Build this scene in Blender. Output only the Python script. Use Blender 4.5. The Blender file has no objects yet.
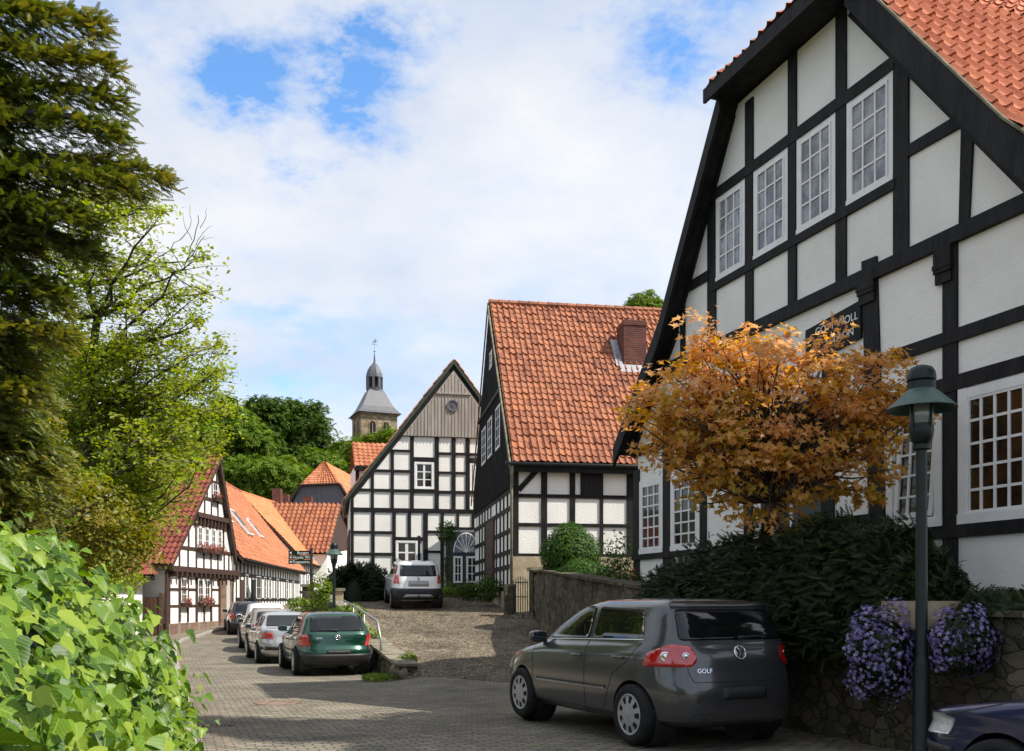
import bpy, bmesh, math, random
import numpy as np
from mathutils import Vector, Matrix
from mathutils.bvhtree import BVHTree
from mathutils.geometry import delaunay_2d_cdt
random.seed(7); RNG = np.random.default_rng(11)
FPX, HY, EYE = 940.0, 600.0, 1.5
S = bpy.context.scene; COL = S.collection
R = math.radians
def ray(x, y): return Vector(((x-512)/FPX, 1.0, (HY-y)/FPX))
def PX(x, y, Z): return ray(x, y)*Z + Vector((0, 0, EYE))
def onplane(x, y, p, n):
    r = ray(x, y); o = Vector((0, 0, EYE)); return o + r*((Vector(p)-o).dot(n)/r.dot(n))
# ---------------------------------------------------------------- materials
def nodes(name):
    m = bpy.data.materials.new(name); m.use_nodes = True
    nt = m.node_tree; return m, nt, nt.nodes['Principled BSDF']
def setp(b, **k):
    for a, v in k.items():
        a = a.replace('_', ' ')
        if a in b.inputs: b.inputs[a].default_value = v
def N(nt, t, **k):
    n = nt.nodes.new(t)
    for a, v in k.items():
        if a in n.inputs.keys(): n.inputs[a].default_value = v
        else: setattr(n, a, v)
    return n
def ramp(nt, cols, pos=None):
    n = nt.nodes.new('ShaderNodeValToRGB'); e = n.color_ramp.elements
    pos = pos or [i/(len(cols)-1) for i in range(len(cols))]
    while len(e) < len(cols): e.new(.5)
    for i, (c, p) in enumerate(zip(cols, pos)): e[i].position = p; e[i].color = (*c, 1)
    return n
def L(nt, a, ao, b, bi): nt.links.new(a.outputs[ao], b.inputs[bi])
def pm(name, c1, c2=None, scale=3, rough=.7, bump=0, bscale=40, metal=0, coat=0, spec=.5, stretch=(1, 1, 1), lo=.35, hi=.68, attr=0, third=None):
    """noise-mottled principled; attr>0: per-face random attribute 'rnd' varies the colour"""
    m, nt, b = nodes(name); setp(b, Roughness=rough, Metallic=metal, Coat_Weight=coat, Specular_IOR_Level=spec, Coat_Roughness=.06)
    c2 = c2 or c1
    tc = N(nt, 'ShaderNodeTexCoord'); mp = N(nt, 'ShaderNodeMapping'); mp.inputs['Scale'].default_value = stretch
    L(nt, tc, 'Object', mp, 'Vector')
    n1 = N(nt, 'ShaderNodeTexNoise', Scale=scale, Detail=6.0, Roughness=.62); L(nt, mp, 0, n1, 'Vector')
    rp = ramp(nt, [c1, c2] + ([third] if third else []), [lo, hi] + ([min(1, hi+.15)] if third else []))
    if attr:
        at = N(nt, 'ShaderNodeAttribute', attribute_name='rnd')
        mx = N(nt, 'ShaderNodeMix', data_type='FLOAT'); mx.inputs[0].default_value = attr
        L(nt, n1, 0, mx, 2); L(nt, at, 'Fac', mx, 3); L(nt, mx, 0, rp, 0)
    else: L(nt, n1, 0, rp, 0)
    L(nt, rp, 0, b, 'Base Color')
    if bump:
        n2 = N(nt, 'ShaderNodeTexNoise', Scale=bscale, Detail=5.0); L(nt, mp, 0, n2, 'Vector')
        bp = N(nt, 'ShaderNodeBump', Strength=bump, Distance=.02); L(nt, n2, 0, bp, 'Height'); L(nt, bp, 0, b, 'Normal')
    return m
def leafmat(name, cols, pos=None, trans=.35, rough=.45, spec=.4, veins=False):
    m, nt, b = nodes(name); setp(b, Roughness=rough, Specular_IOR_Level=spec)
    at = N(nt, 'ShaderNodeAttribute', attribute_name='rnd'); rp = ramp(nt, cols, pos); L(nt, at, 'Fac', rp, 0)
    if veins:       # pale midrib and side veins, drawn in the leaf's own coordinates
        ax, ay = N(nt, 'ShaderNodeAttribute', attribute_name='lx'), N(nt, 'ShaderNodeAttribute', attribute_name='ly')
        ab = N(nt, 'ShaderNodeMath', operation='ABSOLUTE'); L(nt, ax, 'Fac', ab, 0)
        r1 = ramp(nt, [(1, 1, 1), (0, 0, 0)], [.012, .04]); L(nt, ab, 0, r1, 0)
        sb = N(nt, 'ShaderNodeMath', operation='MULTIPLY_ADD'); sb.inputs[1].default_value = -.75; L(nt, ab, 0, sb, 0); L(nt, ay, 'Fac', sb, 2)
        pp = N(nt, 'ShaderNodeMath', operation='PINGPONG'); pp.inputs[1].default_value = .085; L(nt, sb, 0, pp, 0)
        r2 = ramp(nt, [(.7, .7, .7), (0, 0, 0)], [.004, .018]); L(nt, pp, 0, r2, 0)
        mxx = N(nt, 'ShaderNodeMath', operation='MAXIMUM'); L(nt, r1, 0, mxx, 0); L(nt, r2, 0, mxx, 1)
        mv = N(nt, 'ShaderNodeMix', data_type='RGBA'); mv.inputs[7].default_value = (.36, .45, .12, 1); ml = N(nt, 'ShaderNodeMath', operation='MULTIPLY'); ml.inputs[1].default_value = .55; L(nt, mxx, 0, ml, 0); L(nt, ml, 0, mv, 0); L(nt, rp, 0, mv, 6); base = rp; rp = mv
    ro = 2 if veins else 0
    L(nt, rp, ro, b, 'Base Color')
    t = N(nt, 'ShaderNodeBsdfTranslucent'); hs = N(nt, 'ShaderNodeHueSaturation', Saturation=1.15, Value=1.25); L(nt, rp, ro, hs, 'Color'); L(nt, hs, 0, t, 'Color')
    mx = N(nt, 'ShaderNodeMixShader'); mx.inputs[0].default_value = trans
    L(nt, b, 0, mx, 1); L(nt, t, 0, mx, 2); L(nt, mx, 0, nt.nodes['Material Output'], 'Surface')
    return m
def stonemat(name, cols, mortar, scale=(5.2, 5.2, 7.6), bump=.6):
    m, nt, b = nodes(name); setp(b, Roughness=.9, Specular_IOR_Level=.2)
    tc = N(nt, 'ShaderNodeTexCoord'); mp = N(nt, 'ShaderNodeMapping'); mp.inputs['Scale'].default_value = scale
    L(nt, tc, 'Object', mp, 'Vector')
    nz = N(nt, 'ShaderNodeTexNoise', Scale=2.5); L(nt, mp, 0, nz, 'Vector')
    mv = N(nt, 'ShaderNodeVectorMath', operation='MULTIPLY_ADD'); mv.inputs[1].default_value = (.35,)*3; L(nt, nz, 'Color', mv, 0); L(nt, mp, 0, mv, 2)
    v = N(nt, 'ShaderNodeTexVoronoi', Scale=1.0); v2 = N(nt, 'ShaderNodeTexVoronoi', Scale=1.0, feature='DISTANCE_TO_EDGE')
    L(nt, mv, 0, v, 'Vector'); L(nt, mv, 0, v2, 'Vector')
    rp = ramp(nt, cols); sp = N(nt, 'ShaderNodeSeparateColor'); L(nt, v, 'Color', sp, 0); L(nt, sp, 0, rp, 0)
    fn = N(nt, 'ShaderNodeTexNoise', Scale=14.0, Detail=6.0); L(nt, mp, 0, fn, 'Vector')
    m1 = N(nt, 'ShaderNodeMix', data_type='RGBA', blend_type='OVERLAY'); m1.inputs[0].default_value = .7; L(nt, rp, 0, m1, 6); L(nt, fn, 0, m1, 7)
    er = N(nt, 'ShaderNodeMapRange'); er.inputs[2].default_value = .07; L(nt, v2, 0, er, 0)
    m2 = N(nt, 'ShaderNodeMix', data_type='RGBA'); m2.inputs[6].default_value = (*mortar, 1); L(nt, er, 0, m2, 0); L(nt, m1, 2, m2, 7)
    ln_ = N(nt, 'ShaderNodeTexNoise', Scale=.55, Detail=7.0, Roughness=.7); L(nt, tc, 'Object', ln_, 'Vector'); lr_ = ramp(nt, [(.45, .43, .40), (1.35, 1.33, 1.28)], [.32, .68]); L(nt, ln_, 0, lr_, 0)
    m3 = N(nt, 'ShaderNodeMix', data_type='RGBA', blend_type='MULTIPLY'); m3.inputs[0].default_value = .85; L(nt, m2, 2, m3, 6); L(nt, lr_, 0, m3, 7)
    L(nt, m3, 2, b, 'Base Color')
    ad = N(nt, 'ShaderNodeMath', operation='MULTIPLY_ADD'); ad.inputs[1].default_value = .35; L(nt, fn, 0, ad, 0); L(nt, er, 0, ad, 2)
    bp = N(nt, 'ShaderNodeBump', Strength=bump, Distance=.04); L(nt, ad, 0, bp, 'Height'); L(nt, bp, 0, b, 'Normal')
    return m
def brickmat(name, c1, c2, mortar, w=.25, h=.075, rot=(0, 0, 0), uv=False, bump=.5, scale=1.0, moss=None, dist=.012, msize=.012, warp=0.):
    m, nt, b = nodes(name); setp(b, Roughness=.85, Specular_IOR_Level=.25)
    tc = N(nt, 'ShaderNodeTexCoord'); mp = N(nt, 'ShaderNodeMapping'); mp.inputs['Rotation'].default_value = rot
    L(nt, tc, 'UV' if uv else 'Object', mp, 'Vector')
    src = mp
    if warp:
        wn = N(nt, 'ShaderNodeTexNoise', Scale=2.2, Detail=2.0); L(nt, mp, 0, wn, 'Vector')
        mv = N(nt, 'ShaderNodeVectorMath', operation='MULTIPLY_ADD'); mv.inputs[1].default_value = (warp,)*3; L(nt, wn, 'Color', mv, 0); L(nt, mp, 0, mv, 2); src = mv
    k = N(nt, 'ShaderNodeTexBrick', Scale=scale); k.inputs['Brick Width'].default_value = w; k.inputs['Row Height'].default_value = h
    k.inputs['Mortar Size'].default_value = msize; k.inputs['Mortar Smooth'].default_value = .4; k.inputs['Color1'].default_value = (*c1, 1); k.inputs['Color2'].default_value = (*c2, 1); k.inputs['Mortar'].default_value = (*mortar, 1)
    L(nt, src, 0, k, 'Vector')
    n1 = N(nt, 'ShaderNodeTexNoise', Scale=.7, Detail=8.0, Roughness=.7); L(nt, tc, 'Object', n1, 'Vector')
    r1 = ramp(nt, [(.45, .45, .45), (1.25, 1.25, 1.25)], [.3, .7]); L(nt, n1, 0, r1, 0)
    mx = N(nt, 'ShaderNodeMix', data_type='RGBA', blend_type='MULTIPLY'); mx.inputs[0].default_value = .8; L(nt, k, 'Color', mx, 6); L(nt, r1, 0, mx, 7)
    out = mx
    if moss:
        n3 = N(nt, 'ShaderNodeTexNoise', Scale=1.6, Detail=9.0, Roughness=.75); L(nt, tc, 'Object', n3, 'Vector')
        r3 = ramp(nt, [(0, 0, 0), (1, 1, 1)], [.52, .74]); L(nt, n3, 0, r3, 0)
        m3 = N(nt, 'ShaderNodeMix', data_type='RGBA'); m3.inputs[7].default_value = (*moss, 1); L(nt, r3, 0, m3, 0); L(nt, mx, 2, m3, 6); out = m3
    L(nt, out, 2, b, 'Base Color')
    fn = N(nt, 'ShaderNodeTexNoise', Scale=30.0, Detail=4.0); L(nt, tc, 'Object', fn, 'Vector')
    s = N(nt, 'ShaderNodeMath', operation='MULTIPLY_ADD'); s.inputs[1].default_value = -1.0; L(nt, k, 'Fac', s, 0)
    f2 = N(nt, 'ShaderNodeMath', operation='MULTIPLY'); f2.inputs[1].default_value = .5; L(nt, fn, 0, f2, 0); L(nt, f2, 0, s, 2)
    bp = N(nt, 'ShaderNodeBump', Strength=bump, Distance=dist); L(nt, s, 0, bp, 'Height'); L(nt, bp, 0, b, 'Normal')
    return m
def glassmat(name, c1, c2, scale=1.2, rough=.03):
    return pm(name, c1, c2, scale, rough, spec=.55, lo=.42, hi=.6)
M = {}
M['plaster'] = pm('white_plaster', (.84, .815, .755), (.70, .675, .61), .8, .9, .45, 18, lo=.42, hi=.80)
M['plaster_grey'] = pm('grey_white_plaster', (.52, .51, .475), (.44, .43, .40), .8, .9, .25, 25)
M['timber'] = pm('black_timber', (.007, .007, .008), (.022, .021, .020), 6, .65, .5, 30, stretch=(1, 1, .25), spec=.18)
M['timber_brown'] = pm('brown_timber', (.035, .018, .012), (.07, .035, .022), 6, .7, .4, 30)
M['board_black'] = pm('black_boards', (.008, .008, .009), (.028, .027, .026), 9, .65, .5, 14, stretch=(1, 1, .1), spec=.2)
M['board_grey'] = pm('weathered_boards', (.25, .222, .185), (.39, .35, .295), 7, .85, .6, 10, stretch=(1, 1, .08))
M['green_trim'] = pm('dark_green_trim', (.018, .035, .024), (.03, .05, .035), 4, .5)
M['wood_white'] = pm('white_window_paint', (.82, .81, .78), (.72, .71, .68), 5, .45)
M['glass_grey'] = glassmat('curtained_glass', (.13, .135, .16), (.32, .32, .345), 2.6)
M['glass_dark'] = glassmat('dark_glass', (.008, .009, .010), (.03, .022, .016))
M['glass_brown_reflection'] = glassmat('brown_reflection_glass', (.012, .009, .008), (.06, .028, .012), 1.6)  # brown mottling puts a reflection into the pane colour
M['glass_car'] = glassmat('car_glass', (.004, .005, .006), (.008, .010, .011))
M['door_blue'] = pm('blue_black_door', (.012, .024, .032), (.018, .034, .042), 4, .45)
def tilemat(name, cols, rough=.75, lich=None):
    m, nt, b = nodes(name); setp(b, Roughness=rough, Specular_IOR_Level=.3)
    at = N(nt, 'ShaderNodeAttribute', attribute_name='rnd'); tc = N(nt, 'ShaderNodeTexCoord')
    n1 = N(nt, 'ShaderNodeTexNoise', Scale=.55, Detail=6.0, Roughness=.7); L(nt, tc, 'Object', n1, 'Vector')
    mx = N(nt, 'ShaderNodeMix', data_type='FLOAT'); mx.inputs[0].default_value = .5; L(nt, n1, 0, mx, 2); L(nt, at, 'Fac', mx, 3)
    rp = ramp(nt, cols, [.22 + .56*i/(len(cols)-1) for i in range(len(cols))]); L(nt, mx, 0, rp, 0); out = (rp, 0)
    if lich:
        n3 = N(nt, 'ShaderNodeTexNoise', Scale=7.0, Detail=8.0, Roughness=.8); L(nt, tc, 'Object', n3, 'Vector')
        r3 = ramp(nt, [(0, 0, 0), (1, 1, 1)], [.56, .72]); L(nt, n3, 0, r3, 0)
        m3 = N(nt, 'ShaderNodeMix', data_type='RGBA'); m3.inputs[7].default_value = (*lich, 1); L(nt, r3, 0, m3, 0); L(nt, rp, 0, m3, 6); out = (m3, 2)
    L(nt, out[0], out[1], b, 'Base Color')
    n2 = N(nt, 'ShaderNodeTexNoise', Scale=25.0, Detail=4.0); L(nt, tc, 'Object', n2, 'Vector')
    bp = N(nt, 'ShaderNodeBump', Strength=.35, Distance=.02); L(nt, n2, 0, bp, 'Height'); L(nt, bp, 0, b, 'Normal')
    return m
M['tile_orange'] = tilemat('orange_clay_pantiles', [(.33, .084, .036), (.44, .13, .06), (.52, .175, .085)])
M['tile_old'] = tilemat('weathered_clay_pantiles', [(.19, .065, .034), (.27, .095, .048), (.31, .12, .06), (.36, .13, .055)], lich=(.17, .13, .09))
M['tile_red'] = tilemat('dark_red_pantiles', [(.12, .028, .018), (.18, .042, .026), (.22, .062, .038)])
M['tile_bright'] = tilemat('bright_orange_tiles', [(.46, .15, .055), (.53, .20, .08), (.56, .24, .11)])
M['tile_mid'] = tilemat('rusty_orange_tiles', [(.29, .095, .045), (.39, .14, .065), (.45, .185, .09)])
M['slate'] = pm('grey_slate', (.055, .057, .065), (.125, .127, .14), 5, .5, .5, 9)
M['lead'] = pm('lead_sheet', (.30, .32, .35), (.42, .44, .47), 6, .4, metal=.4)
M['brick'] = brickmat('red_chimney_brick', (.19, .05, .032), (.11, .032, .025), (.13, .10, .085), .24, .075, rot=(R(90), 0, 0))
M['brick_brown'] = brickmat('brown_plinth_brick', (.24, .15, .10), (.17, .105, .075), (.25, .21, .17), .24, .075, rot=(R(90), 0, R(90)))
M['rubble'] = stonemat('rubble_stone', [(.05, .043, .03), (.095, .08, .053), (.14, .115, .078), (.07, .068, .044)], (.04, .036, .026))
M['ashlar'] = stonemat('tan_stone', [(.22, .17, .11), (.34, .27, .18), (.28, .21, .14)], (.16, .13, .10), (1.1, 1.1, 2.0))
M['plinth'] = pm('sandstone_plinth', (.30, .24, .15), (.42, .35, .24), 3, .9, .5, 12)
M['sandstone'] = pm('mossy_sandstone', (.12, .11, .07), (.26, .23, .16), 4, .95, .6, 15, third=(.10, .13, .05))
M['iron_green'] = pm('green_lamp_paint', (.003, .009, .007), (.005, .014, .011), 5, .42, spec=.35)
M['copper'] = pm('green_copper_shade', (.03, .07, .054), (.05, .10, .078), 8, .42, spec=.5)
M['iron'] = pm('black_iron', (.012, .012, .012), (.03, .028, .026), 8, .5)
M['steel'] = pm('galvanised_steel', (.25, .25, .25), (.35, .35, .34), 8, .4, metal=.6)
M['lampglass'] = pm('lamp_glass', (.16, .19, .18), (.22, .25, .23), 5, .1, spec=.8)
M['soil'] = pm('dark_soil', (.028, .022, .014), (.06, .045, .028), 5, .95, .8, 20)
M['bark'] = pm('tree_bark', (.035, .028, .02), (.09, .07, .05), 8, .95, .8, 20, stretch=(1, 1, .3))
M['gatewood'] = pm('brown_gate_boards', (.07, .032, .018), (.11, .055, .032), 6, .7, .4, 10)
M['white_paint'] = pm('white_lettering', (.80, .80, .76), None, 3, .6)
# ---------------------------------------------------------------- mesh builder
ROOTM = {}
class MB:
    def __init__(s): s.v = []; s.f = []
    def add(s, vs, fs):
        o = len(s.v); s.v += [tuple(p) for p in vs]; s.f += [tuple(i+o for i in f) for f in fs]; return s
    def prism(s, poly, d):
        n = len(poly); poly = [Vector(p) for p in poly]; d = Vector(d)
        nn = Vector((0, 0, 0))
        for i in range(n): nn += poly[i].cross(poly[(i+1) % n])
        if nn.dot(d) > 0: poly.reverse()
        s.add(poly + [p+d for p in poly], [tuple(range(n)), tuple(range(2*n-1, n-1, -1))] + [(i, i+n, (i+1) % n+n, (i+1) % n) for i in range(n)]); return s
    def box(s, c, sx, sy, sz, rot=0, M4=None):
        m = M4 or (Matrix.Translation(c) @ Matrix.Rotation(rot, 4, 'Z'))
        vs = [m @ Vector((x*sx/2, y*sy/2, z*sz/2)) for x in (-1, 1) for y in (-1, 1) for z in (-1, 1)]
        return s.add(vs, [(0, 1, 3, 2), (4, 6, 7, 5), (0, 4, 5, 1), (2, 3, 7, 6), (0, 2, 6, 4), (1, 5, 7, 3)])
    def tube(s, pts, rad, n=8, cap=True):
        pts = [Vector(p) for p in pts]; k = len(pts)
        if not isinstance(rad, (list, tuple)): rad = [rad]*k
        rings = []; prev = None
        for i, p in enumerate(pts):
            t = (pts[min(i+1, k-1)]-pts[max(i-1, 0)]).normalized()
            if prev is None: a = t.orthogonal().normalized()
            else:
                a = prev - t*prev.dot(t); a = a.normalized() if a.length > 1e-6 else t.orthogonal().normalized()
            prev = a; b = t.cross(a)
            rings.append([p + (a*math.cos(2*math.pi*j/n)+b*math.sin(2*math.pi*j/n))*rad[i] for j in range(n)])
        fs = [(i*n+j, i*n+(j+1) % n, (i+1)*n+(j+1) % n, (i+1)*n+j) for i in range(k-1) for j in range(n)]
        if cap: fs += [tuple(range(n-1, -1, -1)), tuple((k-1)*n+j for j in range(n))]
        return s.add([q for r in rings for q in r], fs)
    def lathe(s, prof, n=24, m4=None, cap=True):
        m4 = m4 or Matrix(); k = len(prof)
        vs = [m4 @ Vector((r*math.cos(2*math.pi*j/n), r*math.sin(2*math.pi*j/n), z)) for r, z in prof for j in range(n)]
        fs = [(i*n+j, i*n+(j+1) % n, (i+1)*n+(j+1) % n, (i+1)*n+j) for i in range(k-1) for j in range(n)]
        if cap: fs += [tuple(range(n-1, -1, -1)), tuple((k-1)*n+j for j in range(n))]
        return s.add(vs, fs)
    def build(s, name, mat, parent=None, smooth=False, local=False, auto=None):
        me = bpy.data.meshes.new(name); vs = s.v
        if parent is not None and not local:
            iv = ROOTM[parent.name].inverted(); vs = [iv @ Vector(v) for v in vs]
        me.from_pydata([tuple(v) for v in vs], [], s.f); me.update()
        o = bpy.data.objects.new(name, me); COL.objects.link(o)
        if mat is not None: me.materials.append(M[mat] if isinstance(mat, str) else mat)
        if parent is not None: o.parent = parent; ROOTM[o.name] = ROOTM[parent.name]
        if smooth: me.polygons.foreach_set('use_smooth', [True]*len(me.polygons))
        if auto:
            me.polygons.foreach_set('use_smooth', [True]*len(me.polygons)); me.set_sharp_from_angle(angle=R(auto))
        return o
def thing(name, label, cat, loc=(0, 0, 0), rotz=0, group=None):
    o = bpy.data.objects.new(name, None); COL.objects.link(o); o.location = loc; o.rotation_euler = (0, 0, rotz); o.empty_display_size = .3
    ROOTM[o.name] = Matrix.Translation(loc) @ Matrix.Rotation(rotz, 4, 'Z')
    return tag(o, label, cat, group)
def tag(o, label=None, cat=None, group=None, kind=None):
    if label: o['label'] = label
    if cat: o['category'] = cat
    if group: o['group'] = group
    if kind: o['kind'] = kind
    return o
def rnd_attr(me, arr):
    a = me.attributes.new('rnd', 'FLOAT', 'FACE'); a.data.foreach_set('value', np.asarray(arr, dtype=np.float32))
# ---------------------------------------------------------------- facade frame
class Fr:
    def __init__(s, X, Y, dx, dy, side=1, k=1.):
        s.k = k; l = math.hypot(dx, dy); s.p = Vector((X, Y, 0)); s.d = Vector((dx/l, dy/l, 0)); s.n = Vector((-s.d.y, s.d.x, 0))*side
    def pt(s, u, v, w=0): return s.p + s.d*u*s.k + s.n*w + Vector((0, 0, EYE+(v-EYE)*s.k))
    def uv(s, x, y, w=0):
        q = onplane(x, y, s.p+s.n*w, s.n); return (q-s.p).dot(s.d)/s.k, EYE+(q.z-EYE)/s.k
    def U(s, x, w=0): return s.uv(x, 600, w)[0]
    def poly(s, mb, pts, w0, w1): mb.prism([s.pt(u, v, w0) for u, v in pts], s.n*(w1-w0))
    def polyx(s, mb, pts, w0, w1, w=0): s.poly(mb, [s.uv(x, y, w) for x, y in pts], w0, w1)
    def rect(s, mb, u0, u1, v0, v1, w0, w1): s.poly(mb, [(u0, v0), (u1, v0), (u1, v1), (u0, v1)], w0, w1)
    def bar(s, mb, a, b, wd, w0, w1):
        a = Vector(a); b = Vector(b); t = (b-a).normalized()*0; q = (b-a).normalized(); o = Vector((-q.y, q.x))*wd/2
        s.poly(mb, [a+o, b+o, b-o, a-o], w0, w1)
    def post(s, mb, xl, xr, yt, yb, w1=.03):
        xm = (xl+xr)/2; s.rect(mb, s.U(xl), s.U(xr), s.uv(xm, yb)[1], s.uv(xm, yt)[1], -.02, w1+random.uniform(0, .008))
    def rail(s, mb, xref, yu, yl, x0, x1, w1=.04):
        s.rect(mb, s.U(x0), s.U(x1), s.uv(xref, yl)[1], s.uv(xref, yu)[1], -.02, w1+random.uniform(0, .008))
def window(fr, root, u0, u1, v0, v1, cols, rows, glass='glass_dark', frame='wood_white', fw=.07, mw=.025, w=0., deep=.06, name='window', mull=0):
    """window (frame ring) > pane, glazing_bar grid"""
    if u0 > u1: u0, u1 = u1, u0
    mb = MB(); e = .003
    fr.rect(mb, u0, u0+fw, v0, v1, w, w+deep); fr.rect(mb, u1-fw, u1, v0, v1, w, w+deep+.002)
    fr.rect(mb, u0+fw-e, u1-fw+e, v1-fw, v1, w, w+deep-.004); fr.rect(mb, u0-.005, u1+.005, v0-.004, v0+fw*.9, w, w+deep+.012)
    f = mb.build(name, frame, root)
    a0, a1, b0, b1 = u0+fw, u1-fw, v0+fw*.9, v1-fw
    mb = MB(); fr.rect(mb, a0-.01, a1+.01, b0-.01, b1+.01, w-.01, w+.012); mb.build('pane', glass, f)
    mb = MB()
    for i in range(1, cols):
        uu = a0+(a1-a0)*i/cols; m2 = mw*(2.2 if mull and i*2 == cols else 1); fr.rect(mb, uu-m2/2, uu+m2/2, b0-e, b1+e, w+.008, w+.030)
    for j in range(1, rows):
        vv = b0+(b1-b0)*j/rows; fr.rect(mb, a0-e, a1+e, vv-mw/2, vv+mw/2, w+.008, w+.027)
    # sash ring
    s = .03
    fr.rect(mb, a0-e, a0+s, b0, b1, w+.008, w+.036); fr.rect(mb, a1-s, a1+e, b0, b1, w+.008, w+.037)
    fr.rect(mb, a0, a1, b1-s, b1+e, w+.008, w+.034); fr.rect(mb, a0, a1, b0-e, b0+s, w+.008, w+.035)
    mb.build('glazing_bar', frame, f); return f
def tileroof(A, B, TA, TB, name, mat, root, tw=.22, tc=.32, amp=.028, step=.03, seg=6, jit=.006, wave=True, lift=.0, seed=0, sub=None):
    """pantile surface: eave A->B, ridge TA->TB; real rolls and stepped courses"""
    A, B, TA, TB = map(Vector, (A, B, TA, TB)); rg = np.random.default_rng(seed+5)
    nc = max(2, round(max((B-A).length, (TB-TA).length)/tw)); nr = max(2, round(((TA-A).length+(TB-B).length)/2/tc))
    n = (B-A).cross(TA-A); 
    if n.length < 1e-6: n = (B-A).cross(TB-B)
    n.normalize(); n = -n if n.z < 0 else n
    cu = np.linspace(0, 1, nc*seg+1); ph = (np.arange(nc*seg+1) % seg)/seg
    prof = amp*(2.3*np.exp(-((np.minimum(np.abs(ph-.3), 1-np.abs(ph-.3)))/.15)**2)-.35*np.cos(2*np.pi*(ph-.85))-.6) if wave else amp*.3*(ph < .08)
    rows = []
    for r in range(nr):
        rows += [(r/nr, step), ((r+.985)/nr, 0.)]
    rows.append((1., .0))
    a, b, ta, tb, nn = (np.array(v) for v in (A, B, TA, TB, n))
    tj = rg.normal(0, jit, (nr+1, nc+1)); sag = rg.normal(0, 1, 6)
    V = []
    colid = np.minimum(np.arange(nc*seg+1)//seg, nc)
    for k, (t, h) in enumerate(rows):
        base = np.outer(1-cu, a*(1-t)+ta*t)+np.outer(cu, b*(1-t)+tb*t)
        und = .025*(np.sin(cu*7+sag[0]+t*3)*.6+np.sin(cu*15+sag[1])*.3+np.sin(t*9+sag[2])*.5)
        hh = prof*(1.0)+h+lift+tj[min(k//2, nr), colid]+und
        V.append(base+hh[:, None]*nn)
    V = np.concatenate(V); W_ = nc*seg+1; K = len(rows)
    i = np.arange(K-1)[:, None]*W_+np.arange(W_-1)[None, :]
    F = np.stack([i, i+1, i+1+W_, i+W_], -1).reshape(-1, 4)
    tid = rg.random((nr+1, nc+1)); rr = tid[np.minimum(np.arange(K-1)//2, nr)][:, np.minimum(np.arange(W_-1)//seg, nc)].reshape(-1)
    mb = MB(); mb.v = [tuple(x) for x in V]; mb.f = [tuple(int(q) for q in x) for x in F]
    o = mb.build(name, mat, root, smooth=False); rnd_attr(o.data, rr); o.data.polygons.foreach_set('use_smooth', [True]*len(o.data.polygons)); o.data.set_sharp_from_angle(angle=R(50)); return o
def ridgecap(P, Q, root, mat, r=.12, name='ridge_tile'):
    P, Q = Vector(P), Vector(Q); k = max(2, round((Q-P).length/.38)); mb = MB(); pts = []; rad = []
    for i in range(k):
        a = P+(Q-P)*(i/k); b = P+(Q-P)*((i+.97)/k); pts += [a, b]; rad += [r*1.08, r*.9]
    mb.tube(pts, rad, 8); o = mb.build(name, mat, root); rnd_attr(o.data, np.repeat(RNG.random(k+1), 16)[:len(o.data.polygons)] if len(o.data.polygons) <= 16*(k+1) else RNG.random(len(o.data.polygons))); return o
# ---------------------------------------------------------------- foliage
def shape_leaf(): return np.array([(0, 0, 0), (-.3, .45, .08), (0, 1, -.06), (.3, .45, .08)], float), [(0, 2, 1), (0, 3, 2)]
def fan(outline):
    v = np.array([(0, .4, -.03)] + [(x, y, abs(x)*.32-.14*y*y) for x, y in outline], float); n = len(outline)
    return v, [(0, 1+i, 1+(i+1) % n) for i in range(n)]
def shape_ivy():
    h = [(-.10, -.06), (-.26, -.10), (-.44, -.02), (-.55, .14), (-.50, .24), (-.40, .34), (-.39, .44), (-.36, .58), (-.28, .76), (-.15, .95)]
    return fan([(0, .03)] + h + [(0, 1.10)] + [(-x, y) for x, y in reversed(h)])
def shape_maple(): return fan([(0, 0), (-.42, .02), (-.22, .22), (-.66, .48), (-.24, .5), (-.02, 1.1), (.24, .5), (.66, .48), (.22, .22), (.42, .02)])
def shape_spray():
    v = []; f = []
    for i in range(7):
        y = i/7; l = .30*(1-.5*y)
        for s in (-1, 1):
            k = len(v); v += [(0, y, 0), (s*l, y+.24, -.06), (s*.03, y+.20, .01)]; f.append((k, k+1, k+2) if s > 0 else (k, k+2, k+1))
    k = len(v); v += [(-.025, 0, 0), (.025, 0, 0), (0, 1.05, -.06)]; f.append((k, k+1, k+2)); return np.array(v, float), f
def shape_clump():
    v = []; f = []
    for a in range(5):
        t = a*1.2566; c, s = math.cos(t), math.sin(t); k = len(v)
        v += [(0, 0, 0), (c*.5-s*.22, s*.5+c*.22, .12), (c, s, -.12), (c*.5+s*.22, s*.5-c*.22, .12)]; f += [(k, k+3, k+2), (k, k+2, k+1)]
    return np.array(v, float)*.6, f
SH = dict(leaf=shape_leaf(), ivy=shape_ivy(), maple=shape_maple(), spray=shape_spray(), clump=shape_clump())
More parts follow.
